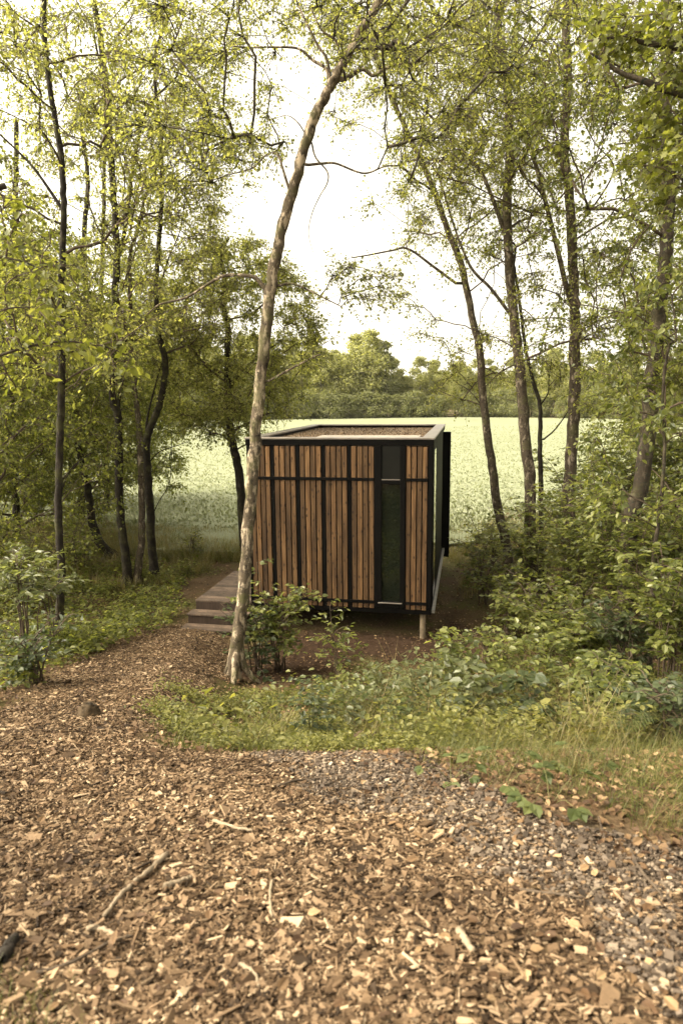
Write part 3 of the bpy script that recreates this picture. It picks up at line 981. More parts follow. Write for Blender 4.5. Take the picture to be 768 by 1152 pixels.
# entrance deck and steps on the left side
dk = thing('entrance_steps', 'dark brown wooden steps and landing at the left side of the cabin', 'steps', CAB, CAB_RZ)
b = MB()
zdk, sx0, sx1 = .47, -4.07, -3.06
for i in range(14):
    y0 = .15 + i * .145
    b.box(sx0, sx1, y0, y0 + .139, zdk - .028, zdk, .003)
b.build('landing', M['deck'], dk)
b = MB().box(sx0 + .01, sx1 - .005, .152, .18, .10, zdk - .03).box(sx0 + .012, sx0 + .045, .182, 2.15, .0, zdk - .03).box(sx1 - .05, sx1 - .01, .182, 2.15, .0, zdk - .03)
b.build('landing_frame', M['riser'], dk)
for ya, yb, zt in ((-.13, .15, .31), (-.42, -.135, .15)):
    s_ = MB().box(sx0 - .05, sx1, ya, (ya + yb) / 2 - .003, zt - .03, zt, .004).box(sx0 - .05, sx1, (ya + yb) / 2 + .003, yb - .004, zt - .03, zt, .004).build('step', M['deck'], dk)
    MB().box(sx0 - .03, sx1 - .01, ya + .02, ya + .045, zt - .19, zt - .032).build('riser', M['riser'], s_)


# ------------------------------------------------------------------ trees
COVER_MAP = ['887776899999', '777862689899', '678872489989', '657860178858', '646620268627', '635510154345',
             '645461012336', '766786113346', '999896023447', '999996023347', '999995023347']


def coverage(P):
    px, py, d = project(P)
    c = np.clip((px / 64).astype(int), 0, 11)
    r = np.clip((py / 48).astype(int), 0, 10)
    tab = np.array([[int(ch) for ch in row_] for row_ in COVER_MAP]) / 9.0
    v = tab[r, c] ** 1.5
    v = np.where((py < 0) | (px < -60) | (px > 828), 0.55, v)
    return np.where(py > 500, 0.5, v)


def px_path(pts, Y):
    return np.array([at(p[0], p[1], Y + (p[2] if len(p) > 2 else 0)) for p in pts])


def grow(paths, radii, clumps, tip_r=.0048, max_r=.030):
    """join every foliage clump to the nearest limb below it; radii follow the number of clumps carried. paths: fixed limbs"""
    nodes, par, fixed = [], [], []
    for P, r in zip(paths, radii):
        for i, (p, q) in enumerate(zip(P, r)):
            nodes.append(p)
            par.append(len(nodes) - 2 if i else -1)
            fixed.append(q)
    A = np.zeros((len(nodes) + 6 * len(clumps) + 4, 3))
    A[:len(nodes)] = nodes
    n = len(nodes)
    par = par + [0] * (6 * len(clumps) + 4)
    chains, base_of, clump_of, owner = [], [], [], {}
    axis = paths[0]
    ax = np.array([np.interp(c[2], axis[:, 2], axis[:, 0]) for c in clumps]) if len(clumps) else []
    ay = np.array([np.interp(c[2], axis[:, 2], axis[:, 1]) for c in clumps]) if len(clumps) else []
    order = np.argsort([np.hypot(c[0] - ax[i], c[1] - ay[i]) for i, c in enumerate(clumps)]) if len(clumps) else []
    ends = []
    for ci in order:
        c = clumps[ci]
        d = A[:n] - c
        hd = np.hypot(d[:, 0], d[:, 1])
        cost = np.linalg.norm(d, axis=1) + 1.7 * np.maximum(0, d[:, 2] + 0.30 * hd)
        j = int(np.argmin(cost))
        a = A[j]
        L = np.linalg.norm(c - a)
        k = 3 if L < .7 else (4 if L < 1.6 else 5)
        mid = (a + c) / 2 + np.array([0, 0, .10 * L]) + RNG.normal(0, .07 * L, 3)
        t = np.linspace(0, 1, k + 1)[1:, None]
        pts = (1 - t) ** 2 * a + 2 * t * (1 - t) * mid + t * t * c
        pts[:-1] += RNG.normal(0, .025 * L, (k - 1, 3))
        A[n:n + k] = pts
        for q in range(k):
            par[n + q] = j if q == 0 else n + q - 1
        chains.append([j] + list(range(n, n + k)))
        base_of.append(len(base_of) if j < len(nodes) else base_of[owner[j]])
        for q in range(k):
            owner[n + q] = len(base_of) - 1
        clump_of.append(int(ci))
        n += k
        ends.append(n - 1)
    load = np.zeros(n)
    for e in ends:
        load[e] += 1
    nf = len(nodes)
    for i in range(n - 1, nf - 1, -1):
        load[par[i]] += load[i]
    out_p, out_r = [], []
    for ch in chains:
        r = np.minimum(tip_r * np.sqrt(np.maximum(load[ch], 1)) ** 1.05, max_r)
        r[0] = r[1]
        if ch[0] < nf:
            r[0] = min(r[1] * 1.15, fixed[ch[0]] * .9)
            r = np.minimum(r, fixed[ch[0]] * .9)
        out_p.append(A[ch])
        out_r.append(r)
    grow.base_of, grow.clump_of = base_of, clump_of
    return out_p, out_r


def foliage(clumps, axis, size, per, spread, tmpl=LEAF4, droop=.5, width=1.0, flat=0.0):
    per = int(per * (1.95 if tmpl is LEAF4 else 1.5))
    size = size * (.98 if tmpl is LEAF4 else 1.05)
    """leaf sprays: short twigs run out from each clump centre, leaves sit along them"""
    if not len(clumps):
        return None
    c = np.asarray(clumps)
    nt_ = max(2, per // 8)
    ax = np.stack([np.interp(c[:, 2], axis[:, 2], axis[:, 0]), np.interp(c[:, 2], axis[:, 2], axis[:, 1])], -1)
    outw = c[:, :2] - ax
    outw /= np.linalg.norm(outw, axis=1, keepdims=True) + .2
    m = len(c) * nt_
    o3 = np.repeat(np.concatenate([outw, np.zeros((len(c), 1))], 1), nt_, 0)
    T = unit(o3 * .7 + RNG.normal(0, .75, (m, 3)) * np.array([1, 1, .75 * (1 - flat)]) + np.array([0, 0, -.12 * droop]))
    Ln = spread * RNG.uniform(.45, 1.25, m)
    C0 = np.repeat(c, nt_, 0)
    k = max(2, per // nt_)
    t = RNG.uniform(.05, 1.0, (m, k))
    P = C0[:, None] + T[:, None] * (t * Ln[:, None])[:, :, None]
    P[:, :, 2] -= droop * .38 * (t ** 2) * Ln[:, None]
    P = P.reshape(-1, 3) + RNG.normal(0, .03 + .05 * size, (m * k, 3))
    D = np.repeat(T, k, 0) * .6 + RNG.normal(0, .6, (m * k, 3)) * np.array([1, 1, 1 - .6 * flat]) + np.array([0, 0, -.75 * droop])
    Nn = np.array([0, 0, .9 + 1.2 * flat]) + RNG.normal(0, .62, (m * k, 3))
    V, Fs = leaves(P, D, Nn, size * RNG.uniform(.65, 1.25, m * k), tmpl, width)
    # the twigs
    ends = C0 + T * Ln[:, None]
    ends[:, 2] -= droop * .38 * Ln
    midp = C0 + T * (Ln * .5)[:, None]
    midp[:, 2] -= droop * .095 * Ln
    return V, Fs, [np.array(x) for x in zip(C0, midp, ends)]


def trunk_with_flare(P, r0, r1, n, flare=.5):
    S = spline(P, n)
    zz = np.linspace(0, 1, n)
    r = r0 + (r1 - r0) * zz ** .85
    h = S[:, 2] - S[0, 2]
    r = r * (1 + flare * np.exp(-h / .16))
    return S, r


def tree(name, label, cat, px, Y, r0, r1, bark='birch_bark', leaf='birch_leaf', group=None, n_clumps=60, spread=(.6, 2.2), z0=3.2, z1=9.5, size=.055, per=56, spray=.5,
         limbs=(), top=3.0, use_map=True, centre=None, droop=.6, tmpl=LEAF4, extra=None, limb_bark='twig', sink=.05, rough=.10, keep_px=None, split=False):
    P = px_path(px, Y)
    P[0, 2] = float(H(P[0, 0], P[0, 1]))
    origin = P[0].copy()
    P[0, 2] -= sink
    if top:
        d = unit(P[-1] - P[-2])
        P = np.vstack([P, P[-1] + d * top * .5 + RNG.normal(0, .08, 3), P[-1] + d * top + RNG.normal(0, .15, 3)])
    S, r = trunk_with_flare(P, r0, r1, 12 + 5 * len(P))
    S[4:] += RNG.normal(0, r0 * .07, (len(S) - 4, 3)) * np.array([1, 1, 0])
    root = thing(name, label, cat, origin, 0, group)
    V, Q, T = tubes([S], [r], 14, rough)
    mesh('trunk', V, [Q, T], M[bark], root, origin, True)
    fixed_p, fixed_r = [S], [r]
    for lp, ra, rb in limbs:
        L_ = spline(px_path(lp, Y), 5 * len(lp))
        j = int(np.argmin(np.linalg.norm(S - L_[0], axis=1)))
        L_[0] = S[j] * .7 + L_[0] * .3
        if ra < 0:                                       # a root running down into the ground
            L_[-1, 2] = float(H(L_[-1, 0], L_[-1, 1])) - .06
            ra = -ra
        lr = np.linspace(ra, rb, len(L_))
        V, Q, T = tubes([L_], [lr], 8, .15)
        mesh('root' if lp[0][1] < lp[-1][1] and lp[-1][1] > 740 and lp[-1][1] < 790 else 'branch', V, [Q, T], M[bark], root, origin, True)
        fixed_p.append(L_)
        fixed_r.append(lr)
    # clump positions round the trunk and its limbs
    cl, tries = [], 0
    n_clumps = int(n_clumps * 1.02)
    zt = S[:, 2]
    while len(cl) < n_clumps and tries < 60:
        tries += 1
        m = n_clumps * 3
        z = RNG.uniform(z0, z1, m)
        if centre is None:
            ccx, ccy = np.interp(z, zt, S[:, 0]), np.interp(z, zt, S[:, 1])
        else:
            ccx, ccy = np.full(m, centre[0]), np.full(m, centre[1])
        f = (z - z0) / (z1 - z0)
        R_ = spread[0] + (spread[1] - spread[0]) * np.sin(np.pi * np.clip(.12 + .80 * f, 0, 1)) ** .8
        a = RNG.random(m) * 6.283
        q = R_ * np.sqrt(RNG.random(m))
        X = np.stack([ccx + q * np.cos(a), ccy + q * np.sin(a), z], -1)
        acc = RNG.random(m) < (coverage(X) if use_map else 1.0)
        hx, hy = np.maximum(np.abs(X[:, 0] * .7), 0), X[:, 1]
        acc &= X[:, 2] > H(X[:, 0], X[:, 1]) + .7
        cxp, cyp, cd = project(X)
        acc &= cd > 2.2
        # keep the cabin front and its roof clear
        acc &= ~((cxp > 262) & (cxp < 520) & (cyp > 462) & (cyp < 720) & (X[:, 1] < 16.5))
        if keep_px is not None:
            acc &= keep_px(cxp, cyp)
        cl += list(X[acc])
    cl = cl[:n_clumps]
    if extra is not None:
        cl += [at(e[0], e[1], Y + (e[2] if len(e) > 2 else 0)) for e in extra]
    if cl:
        bp, br = grow(fixed_p, fixed_r, np.array(cl))
        V1, F1, tw = foliage(cl, S, size, per, spray, tmpl, droop)
        if split:
            nt_ = len(tw) // len(cl)
            for b0 in sorted(set(grow.base_of)):
                ids = [i for i, q in enumerate(grow.base_of) if q == b0]
                tws = [t for i in ids for t in tw[grow.clump_of[i] * nt_:(grow.clump_of[i] + 1) * nt_]]
                vb = tubes([bp[i] for i in ids], [br[i] for i in ids], 6)
                vt = tubes(tws, [np.array([.004, .003, .0015])] * len(tws), 3)
                V, Fs = join([(vb[0], [vb[1], vb[2]]), (vt[0], [vt[1], vt[2]])])
                mesh('limb', V, Fs, M[limb_bark], root, origin, True)
            mesh('crown', V1, F1, M[leaf], root, origin)
            return root
        vb = tubes(bp, br, 6)
        vt = tubes(tw, [np.array([.004, .003, .0015])] * len(tw), 3)
        V, Fs = join([(vb[0], [vb[1], vb[2]]), (vt[0], [vt[1], vt[2]])])
        mesh('limbs', V, Fs, M[limb_bark], root, origin, True)
        mesh('crown', V1, F1, M[leaf], root, origin)
    return root


# the leaning birch in front of the cabin
tree('birch_tree', 'leaning pale barked birch standing in front of the cabin by the steps', 'tree',
     [(262, 760), (268, 715), (273, 680), (279, 600), (285, 520), (294, 420), (302, 345), (312, 280), (330, 210), (347, 150), (361, 116), (378, 86), (392, 62), (405, 38), (422, 8), (436, -25)],
     8.6, .088, .038, 'mottled_bark', n_clumps=190, spread=(1.2, 2.6), z0=6.5, z1=10.5, size=.046, per=64, spray=.5, top=2.0, limb_bark='grey_bark', rough=.34,
     limbs=[([(266, 728), (259, 748), (252, 762), (245, 768)], -.055, .03), ([(268, 725), (274, 748), (284, 762), (292, 768)], -.06, .03), ([(266, 735, -.05), (264, 758, -.2), (262, 775, -.35)], -.06, .03),
            ([(302, 330), (293, 318), (283, 311), (254, 310), (235, 319), (209, 335), (181, 342), (165, 354)], .030, .008),
            ([(312, 322), (327, 319), (342, 324), (360, 333), (384, 345)], .018, .006),
            ([(300, 430), (327, 415), (354, 401), (360, 399)], .016, .006),
            ([(326, 216), (319, 193), (312, 174), (300, 174), (284, 189), (256, 197), (236, 204)], .016, .005),
            ([(343, 186), (362, 184), (378, 184), (409, 195), (433, 187), (450, 186)], .018, .006),
            ([(350, 158), (355, 177), (368, 193), (368, 206), (360, 220), (351, 240), (347, 262), (352, 284)], .011, .003),
            ([(372, 100), (367, 78), (352, 68), (336, 55), (310, 53), (274, 53), (250, 50)], .022, .006),
            ([(384, 92), (407, 78), (420, 85), (440, 74), (470, 70)], .030, .010),
            ([(371, 98), (371, 86), (367, 65), (358, 52), (346, 28), (335, 5)], .022, .009),
            ([(384, 84), (384, 75), (378, 47), (362, 34), (350, 10)], .020, .008),
            ([(349, 150), (350, 140), (350, 126)], .020, .015),
            ([(343, 150), (335, 138), (322, 130), (300, 137)], .009, .003)],
     extra=[(392, 300, .1), (410, 312, 0), (425, 322, .3), (405, 335, -.2), (385, 330, .2), (375, 310, .3), (430, 310, .4), (352, 395, .3), (340, 405, 0), (225, 190, 0), (240, 205, .2), (256, 60, 0), (280, 55, 0)])

GB = 'birches to the right of the cabin'
tree('birch_tree', 'slender speckled birch nearest the right side of the cabin', 'tree',
     [(574, 640), (569, 612), (559, 569), (551, 509), (544, 459), (539, 394), (534, 370), (519, 300), (504, 260), (486, 210), (466, 165), (440, 110)], 14.0, .105, .035, group=GB,
     n_clumps=150, spread=(1.0, 2.7), z0=4.2, z1=11.5, spray=.55, per=60,
     limbs=[([(517, 322), (490, 302), (459, 280), (440, 282), (414, 287), (395, 290)], .030, .010), ([(544, 459), (528, 440), (515, 432)], .014, .006)],
     extra=[(400, 296, 0), (385, 300, .2), (470, 345, .5), (490, 360, .2), (475, 375, -.3), (500, 385, .4), (520, 395, -.2), (510, 410, .3), (540, 380, .4), (460, 330, 0), (495, 440, .6), (520, 450, .3), (535, 430, .5), (505, 425, 0), (560, 420, .2)])
tree('birch_tree', 'tallest dark birch with a straight trunk in the middle of the right group', 'tree',
     [(600, 650), (596, 619), (596, 549), (591, 499), (586, 434), (581, 384), (576, 340), (570, 250), (573, 175), (570, 100), (561, 45), (559, -10)], 13.0, .120, .055, group=GB,
     n_clumps=190, spread=(1.2, 3.0), z0=4.6, z1=12, spray=.55, per=60,
     limbs=[([(572, 275), (544, 200), (520, 170), (499, 145), (470, 118), (449, 100)], .040, .014), ([(576, 357), (552, 325), (529, 300), (509, 250), (491, 190), (480, 165)], .034, .010)])
tree('birch_tree', 'thin dark young tree between the two thick birches on the right', 'tree',
     [(610, 640), (608, 562), (607, 497), (607, 458), (599, 427), (590, 388), (584, 340), (578, 300)], 13.6, .055, .016, 'shade_dark_bark', group=GB,
     n_clumps=26, spread=(.6, 1.4), z0=3.3, z1=7.2, spray=.5, top=.6, per=50, split=True,
     limbs=[([(609, 496), (624, 483), (638, 463), (645, 445)], .018, .006), ([(607, 457), (616, 442), (617, 428), (620, 405)], .016, .005)])
tree('birch_tree', 'pale barked birch with a forked second stem, rightmost of the birches', 'tree',
     [(640, 640), (641, 574), (639, 554), (644, 484), (646, 434), (646, 384), (646, 350), (644, 300), (639, 210), (634, 165), (638, 90), (636, 20), (638, -30)], 13.2, .132, .055, group=GB,
     n_clumps=180, spread=(1.1, 2.8), z0=5.0, z1=12, spray=.55, per=60,
     limbs=[([(643, 345), (636, 320), (619, 250), (599, 175), (584, 140), (572, 95), (566, 40)], .055, .020), ([(639, 200), (631, 182), (609, 150), (597, 130)], .035, .014), ([(643, 260), (665, 235), (690, 190), (668, 160), (650, 125)], .02, .008)])
tree('birch_tree', 'thick leafy tree trunk rising from the shrubs at the right edge', 'tree',
     [(697, 735), (702, 670), (709, 584), (719, 549), (729, 484), (731, 434), (738, 390), (741, 350), (749, 280), (751, 200), (749, 160), (748, 100), (750, 30)], 9.9, .125, .07, 'grey_bark', 'shrub_leaf', GB,
     n_clumps=170, spread=(.9, 2.4), z0=4.0, z1=9.8, size=.065, spray=.5, per=56)
tree('young_tree', 'thin pale stemmed sapling among the shrubs at the right edge', 'tree',
     [(731, 752), (731, 700), (733, 660), (734, 632), (743, 560), (747, 500), (745, 440), (752, 390)], 8.4, .036, .010, 'grey_bark', 'shrub_leaf', None,
     n_clumps=46, spread=(.4, 1.0), z0=2.4, z1=5.6, size=.075, spray=.4, per=36, top=.5, tmpl=LEAF6)

GL = 'trees to the left of the path'
tree('slim_tree', 'slim dark tree beside the leaf shrub at the left edge of the path', 'tree',
     [(65, 722), (68, 675), (69, 638), (66, 573), (68, 484), (70, 432), (70, 393), (69, 331), (72, 258), (71, 206), (67, 160), (58, 110), (52, 60), (50, 10)], 9.8, .062, .028, 'shade_dark_bark', group=GL,
     n_clumps=130, spread=(.8, 2.1), z0=4.3, z1=9.6, spray=.5, per=60,
     limbs=[([(72, 240), (68, 232), (50, 205), (35, 185), (15, 165), (-10, 142)], .026, .010), ([(67, 560), (80, 528), (104, 508)], .012, .004)])
tree('forked_tree', 'dark tree forking low, tallest behind the moss bank left of the path', 'tree',
     [(144, 655), (142, 625), (135, 573), (134, 497), (133, 466), (127, 450), (128, 406), (129, 340), (132, 290), (129, 232), (124, 150), (118, 80), (108, 10)], 14.0, .095, .045, 'shade_dark_bark', group=GL,
     n_clumps=230, spread=(1.2, 3.0), z0=5.2, z1=12, spray=.55, per=62,
     limbs=[([(133, 462), (134, 450), (138, 427), (142, 395), (140, 350)], .045, .02), ([(130, 290), (137, 280), (144, 230), (150, 190), (165, 125), (200, 85)], .05, .016),
            ([(126, 120), (110, 60), (104, 20)], .03, .012), ([(131, 285), (146, 262), (160, 200), (204, 155)], .026, .008), ([(132, 300), (112, 260), (100, 232)], .022, .007)])
tree('pale_stem_tree', 'light barked thin stem leaning against the twin dark trunk left of the path', 'tree',
     [(153, 655), (159, 612), (160, 576), (159, 530), (157, 484), (154, 458), (151, 427), (149, 400), (147, 345), (146, 290)], 14.1, .080, .030, 'birch_bark', group=GL,
     n_clumps=60, spread=(.8, 1.9), z0=5.0, z1=9.5, spray=.5, per=60, top=1.0)
tree('twin_stem_tree', 'dark trunk with a curved fork, nearest to the field on the left', 'tree',
     [(174, 640), (170, 600), (167, 536), (165, 497), (176, 466), (183, 440), (186, 406), (179, 375), (176, 330), (179, 275), (182, 230), (182, 160)], 14.6, .100, .026, 'shade_dark_bark', group=GL,
     n_clumps=120, spread=(.9, 2.2), z0=5.0, z1=10.5, spray=.5, per=60,
     limbs=[([(168, 520), (180, 508), (200, 501), (214, 496)], .014, .004), ([(170, 584), (178, 566), (190, 545), (193, 520), (193, 484)], .012, .004), ([(165, 497), (166, 470), (176, 430), (183, 405)], .03, .01),
            ([(178, 330), (190, 290), (202, 262), (208, 230)], .02, .007), ([(168, 522), (160, 512), (148, 510), (143, 490)], .012, .004)])
tree('leafy_tree', 'dense round crowned tree at the field edge behind the leaning birch', 'tree',
     [(275, 618), (270, 539), (262, 499), (257, 449), (256, 400), (256, 367), (252, 349), (252, 310)], 16.6, .120, .035, 'shade_dark_bark', 'birch_leaf', GL,
     n_clumps=340, spread=(.9, 2.35), z0=2.9, z1=8.6, size=.065, per=64, spray=.5, top=1.0, use_map=False,
     limbs=[([(258, 470), (240, 440), (215, 432)], .03, .01), ([(257, 440), (275, 415), (300, 395), (320, 380)], .03, .01)],
     keep_px=lambda x, y: ((x - 263) / 92.) ** 2 + ((y - 385) / 118.) ** 2 < 1)
tree('leaning_trunk', 'dead leaning mossy trunk behind the forked trees on the left', 'tree',
     [(136, 640), (117, 617), (105, 591), (101, 560), (92, 520), (86, 480)], 16.0, .12, .05, 'shade_dark_bark', group=GL, n_clumps=14, spread=(.5, 1.5), z0=3.5, z1=6, spray=.5, top=.5)

# more trees filling the wood on both sides, behind and beside the ones above
GK = 'trees filling the wood on the left behind the slim tree'
for px0, Y, lean, nc, lab in ((20, 17, -8, 240, 'dark bushy tree deep in the wood at the far left'), (92, 20, 6, 240, 'leafy tree behind the slim dark tree on the left'), (-60, 13, 10, 160, 'tree beyond the left edge reaching its twigs into the photo'),
                              (-30, 24, 0, 200, 'dark tree far back at the left edge of the wood'), (120, 25, -6, 180, 'dim tree at the back of the wood behind the forked trunks')):
    yb = 576 + 768 * math.tan(math.atan(3.9 / Y) - PITCH)
    tree('woodland_tree', lab, 'tree', [(px0, yb), (px0 + lean * .3, yb - 80), (px0 + lean, yb - 200), (px0 + lean * .5, yb - 330)], Y, .10, .05, 'shade_dark_bark', 'dark_leaf', GK,
         n_clumps=int(nc * 1.9), spread=(1.9, 3.1), z0=.9, z1=8.0 if Y < 22 else 9, size=.08, per=56, spray=.6, keep_px=lambda x, y: (x < 205 + (y < 300) * 60) | (y < 180))
GR = 'trees filling the wood on the right behind the birches'
for px0, Y, lean, nc, lab in ((790, 16, -10, 220, 'bushy tree at the right edge behind the shrubs'), (860, 11, -14, 120, 'tree beyond the right edge with twigs hanging into the photo'), (742, 21, 6, 170, 'dim tree at the back of the wood on the right')):
    yb = 576 + 768 * math.tan(math.atan(3.9 / Y) - PITCH)
    tree('woodland_tree', lab, 'tree', [(px0, yb), (px0 + lean * .3, yb - 80), (px0 + lean, yb - 200), (px0 + lean * .5, yb - 330)], Y, .10, .05, 'shade_dark_bark', 'shrub_leaf', GR,
         n_clumps=int(nc * 1.05), spread=(1.6, 2.8), z0=.9, z1=9, size=.08, per=54, spray=.6, keep_px=lambda x, y: (x > 650) | (y < 180))

# near branches: an oak whose trunk stands outside the photo at the right, a hazel at the left
tree('oak_tree', 'oak with bright yellow green lobed leaves hanging in at the upper right', 'tree', [(1010, 940), (1000, 700), (985, 300), (960, 60)], 6.4, .17, .10, 'grey_bark', 'bright_leaf',
     n_clumps=40, spread=(1.0, 2.4), z0=5.5, z1=8.0, size=.068, per=34, spray=.30, tmpl=LOBED, top=1.5, use_map=False, droop=.3, split=True,
     limbs=[([(985, 320), (930, 200), (860, 140), (800, 115), (748, 100), (724, 91), (698, 82), (680, 70), (663, 59)], .06, .008), ([(970, 140), (900, 80), (800, 58), (753, 52), (724, 48), (698, 42), (660, 46)], .05, .008),
            ([(990, 420), (920, 300), (850, 250), (790, 215), (755, 195)], .04, .008)],
     keep_px=lambda x, y: (x > 770),
     extra=[(690, 30, .1), (705, 20, 0), (720, 35, -.1), (735, 15, .1), (750, 30, 0), (765, 12, -.2), (672, 44, .1), (680, 52, 0), (742, 60, .2), (762, 75, 0), (752, 95, -.1), (740, 110, .1), (765, 125, 0), (748, 140, .2), (735, 155, 0), (760, 165, -.2),
            (772, 180, 0), (745, 185, .1), (728, 172, .2), (765, 210, .1), (750, 225, .2), (768, 45, -.1), (775, 95, 0), (758, 200, -.1), (740, 130, 0), (722, 185, .1), (768, 150, .2), (700, 50, 0), (715, 45, .2)])
tree('hazel_shrub', 'hazel with large pale green leaves hanging in close at the left edge', 'shrub', [(-190, 900), (-170, 700), (-130, 480), (-90, 330), (-60, 250)], 4.8, .05, .02, 'grey_bark', 'bright_leaf',
     n_clumps=10, spread=(.5, .9), z0=3.0, z1=5.5, size=.058, per=13, spray=.24, tmpl=LEAF6, top=.4, use_map=False, droop=.35, split=True,
     limbs=[([(-130, 500), (-60, 430), (0, 400), (60, 385), (110, 388), (150, 402)], .014, .003), ([(-95, 340), (-50, 300), (0, 290), (40, 300), (65, 320)], .012, .003), ([(-100, 350), (-60, 260), (-10, 225), (25, 225)], .012, .003),
            ([(-120, 440), (-50, 380), (0, 350), (40, 345)], .012, .003)],
     keep_px=lambda x, y: (x < -10),
     extra=[(5, 300), (20, 310, -.1), (35, 305), (50, 325, .1), (60, 330), (10, 270), (25, 240), (12, 345, .1), (30, 355), (45, 350, -.1), (8, 380), (20, 400, .1), (35, 390), (60, 388), (85, 388, .1), (105, 392), (125, 400), (145, 405, .1), (8, 420), (20, 440, .1), (5, 330), (28, 275, .1), (4, 235), (48, 300)])


# ------------------------------------------------------------------ shrubs and saplings
def shrub(name, label, base_px, Y, h, rad, stems, size, leaf, group=None, cat='shrub', per=12, tmpl=LEAF6, bark='twig', flat=.6, leaf_w=1.0, lean=(0, 0), r=.012, from_=.25, bare=0.0, side=1.0):
    bx, by = at(base_px, 576, Y)[0], Y
    o = np.array([bx, by, float(H(bx, by))])
    paths, rads, lc, ld = [], [], [], []
    for s in range(stems):
        a = RNG.random() * 6.283
        q = rad * math.sqrt(RNG.random())
        e = o + np.array([q * math.cos(a) + lean[0] * h, q * math.sin(a) * side + lean[1] * h, h * RNG.uniform(.62, 1.05)])
        st = o + np.array([RNG.normal(0, .05), RNG.normal(0, .05), -.03])
        m = (st + e) / 2 + np.array([-(e[0] - o[0]) * .22, -(e[1] - o[1]) * .22, h * .12]) + RNG.normal(0, .05 * h, 3)
        S = spline([st, m, e], 9)
        paths.append(S)
        rads.append(np.linspace(r, r * .25, 9))
        nb = int(5 + h * 4)
        for j in range(nb):                              # side twigs in loose layers
            t = from_ + (1 - from_) * (j + RNG.random()) / nb
            p = S[min(8, int(t * 8))] * (1 - (t * 8) % 1) + S[min(8, int(t * 8) + 1)] * ((t * 8) % 1)
            b_ = RNG.random() * 6.283
            ln = RNG.uniform(.35, 1.0) * (.22 + .22 * h) * (1.15 - .6 * t)
            d = unit(np.array([math.cos(b_), math.sin(b_), RNG.uniform(-.05, .45)]))
            tp = np.array([p, p + d * ln * .5 + [0, 0, .02], p + d * ln + [0, 0, -.06 * ln]])
            paths.append(tp)
            rads.append(np.array([r * .4, r * .28, r * .12]))
            k = max(3, int(per * ln / .4))
            tt = np.linspace(.18, 1, k) + RNG.normal(0, .03, k)
            sd = np.where(np.arange(k) % 2 == 0, 1, -1)[:, None]
            lat = np.cross(d, [0, 0, 1.])
            lc.append(tp[0] + (tp[2] - tp[0]) * tt[:, None] + RNG.normal(0, .012, (k, 3)))
            ld.append(d * .65 + sd * lat * .75 + RNG.normal(0, .28, (k, 3)) + [0, 0, -.12])
    lc, ld = np.concatenate(lc), np.concatenate(ld)
    if bare:
        kk = RNG.random(len(lc)) > bare
        lc, ld = lc[kk], ld[kk]
    root = thing(name, label, cat, o, 0, group)
    V, Q, T = tubes(paths, rads, 5)
    mesh('stems', V, [Q, T], M[bark], root, o, True)
    V, Fs = leaves(lc, ld, np.array([0, 0, .5 + flat]) + RNG.normal(0, .38, (len(lc), 3)), size * RNG.uniform(.6, 1.2, len(lc)), tmpl, leaf_w)
    mesh('foliage', V, Fs, M[leaf], root, o)
    return root


shrub('elder_shrub', 'leafy green shrub between the leaning birch and the cabin front', 312, 9.15, 1.45, .62, 9, .085, 'shrub_leaf', per=13, r=.012, lean=(.05, 0))
shrub('elder_shrub', 'dark low shrub growing from the foot of the leaning birch by the steps', 283, 9.0, 1.15, .40, 7, .080, 'nettle_leaf', per=13, lean=(-.12, 0), from_=.1)
shrub('rowan_sapling', 'thin young sapling with feathery leaves in front of the cabin window bay', 379, 8.5, 1.25, .20, 3, .085, 'shrub_leaf', cat='sapling', per=14, r=.008, leaf_w=.62, from_=.2)
GS = 'shrubs crowding the right side of the clearing'
SH = [(545, 12.6, 1.3, .7, 8, .08, 'shrub_leaf', 'low green shrub beside the right rear corner of the cabin'),
      (575, 10.6, 1.15, .8, 10, .085, 'shrub_leaf', 'broad low shrub in front of the slender speckled birch'),
      (622, 9.6, 1.35, .8, 10, .090, 'shrub_leaf', 'bushy shrub in the middle of the right thicket'),
      (560, 8.2, .8, .5, 7, .075, 'shrub_leaf', 'loose low shrub at the back of the bank below the cabin corner'),
      (748, 5.5, .65, .4, 8, .075, 'nettle_leaf', 'dark low shrub in front of the big fern'),
      (778, 4.7, .5, .35, 7, .07, 'nettle_leaf', 'dark weedy shrub nearest the camera at the right edge'),
      (690, 6.3, .75, .4, 7, .08, 'shrub_leaf', 'low shrub in the grass at the front of the right thicket'),
      (668, 8.7, 1.25, .75, 10, .090, 'shrub_leaf', 'shrub with broad layered leaves left of the pale sapling'),
      (604, 12.2, 2.0, .9, 11, .085, 'shrub_leaf', 'tall shrub around the foot of the dark straight birch'),
      (655, 11.4, 2.5, 1.0, 13, .085, 'shrub_leaf', 'high shrub around the foot of the rightmost birch'),
      (700, 10.4, 2.9, 1.0, 14, .085, 'shrub_leaf', 'tall bushy shrub below the thick leafy tree'),
      (742, 9.3, 2.6, .9, 13, .090, 'shrub_leaf', 'tall shrub at the right edge behind the pale sapling'),
      (768, 7.6, 1.9, .75, 11, .095, 'shrub_leaf', 'dark leaved shrub at the right edge above the fern'),
      (720, 7.9, 1.15, .6, 8, .090, 'nettle_leaf', 'low dark shrub at the foot of the pale sapling'),
      (640, 14.6, 2.6, 1.2, 12, .085, 'shrub_leaf', 'shrub seen against the field between the two right birches'),
      (700, 14.5, 3.4, 1.3, 14, .085, 'shrub_leaf', 'tallest shrub behind the right birches'),
      (765, 13.0, 3.4, 1.2, 14, .090, 'shrub_leaf', 'tall dense shrub behind the thicket at the right edge'),
      (555, 15.0, 1.5, .9, 7, .075, 'birch_leaf', 'sparse light green shrub at the field edge right of the cabin')]
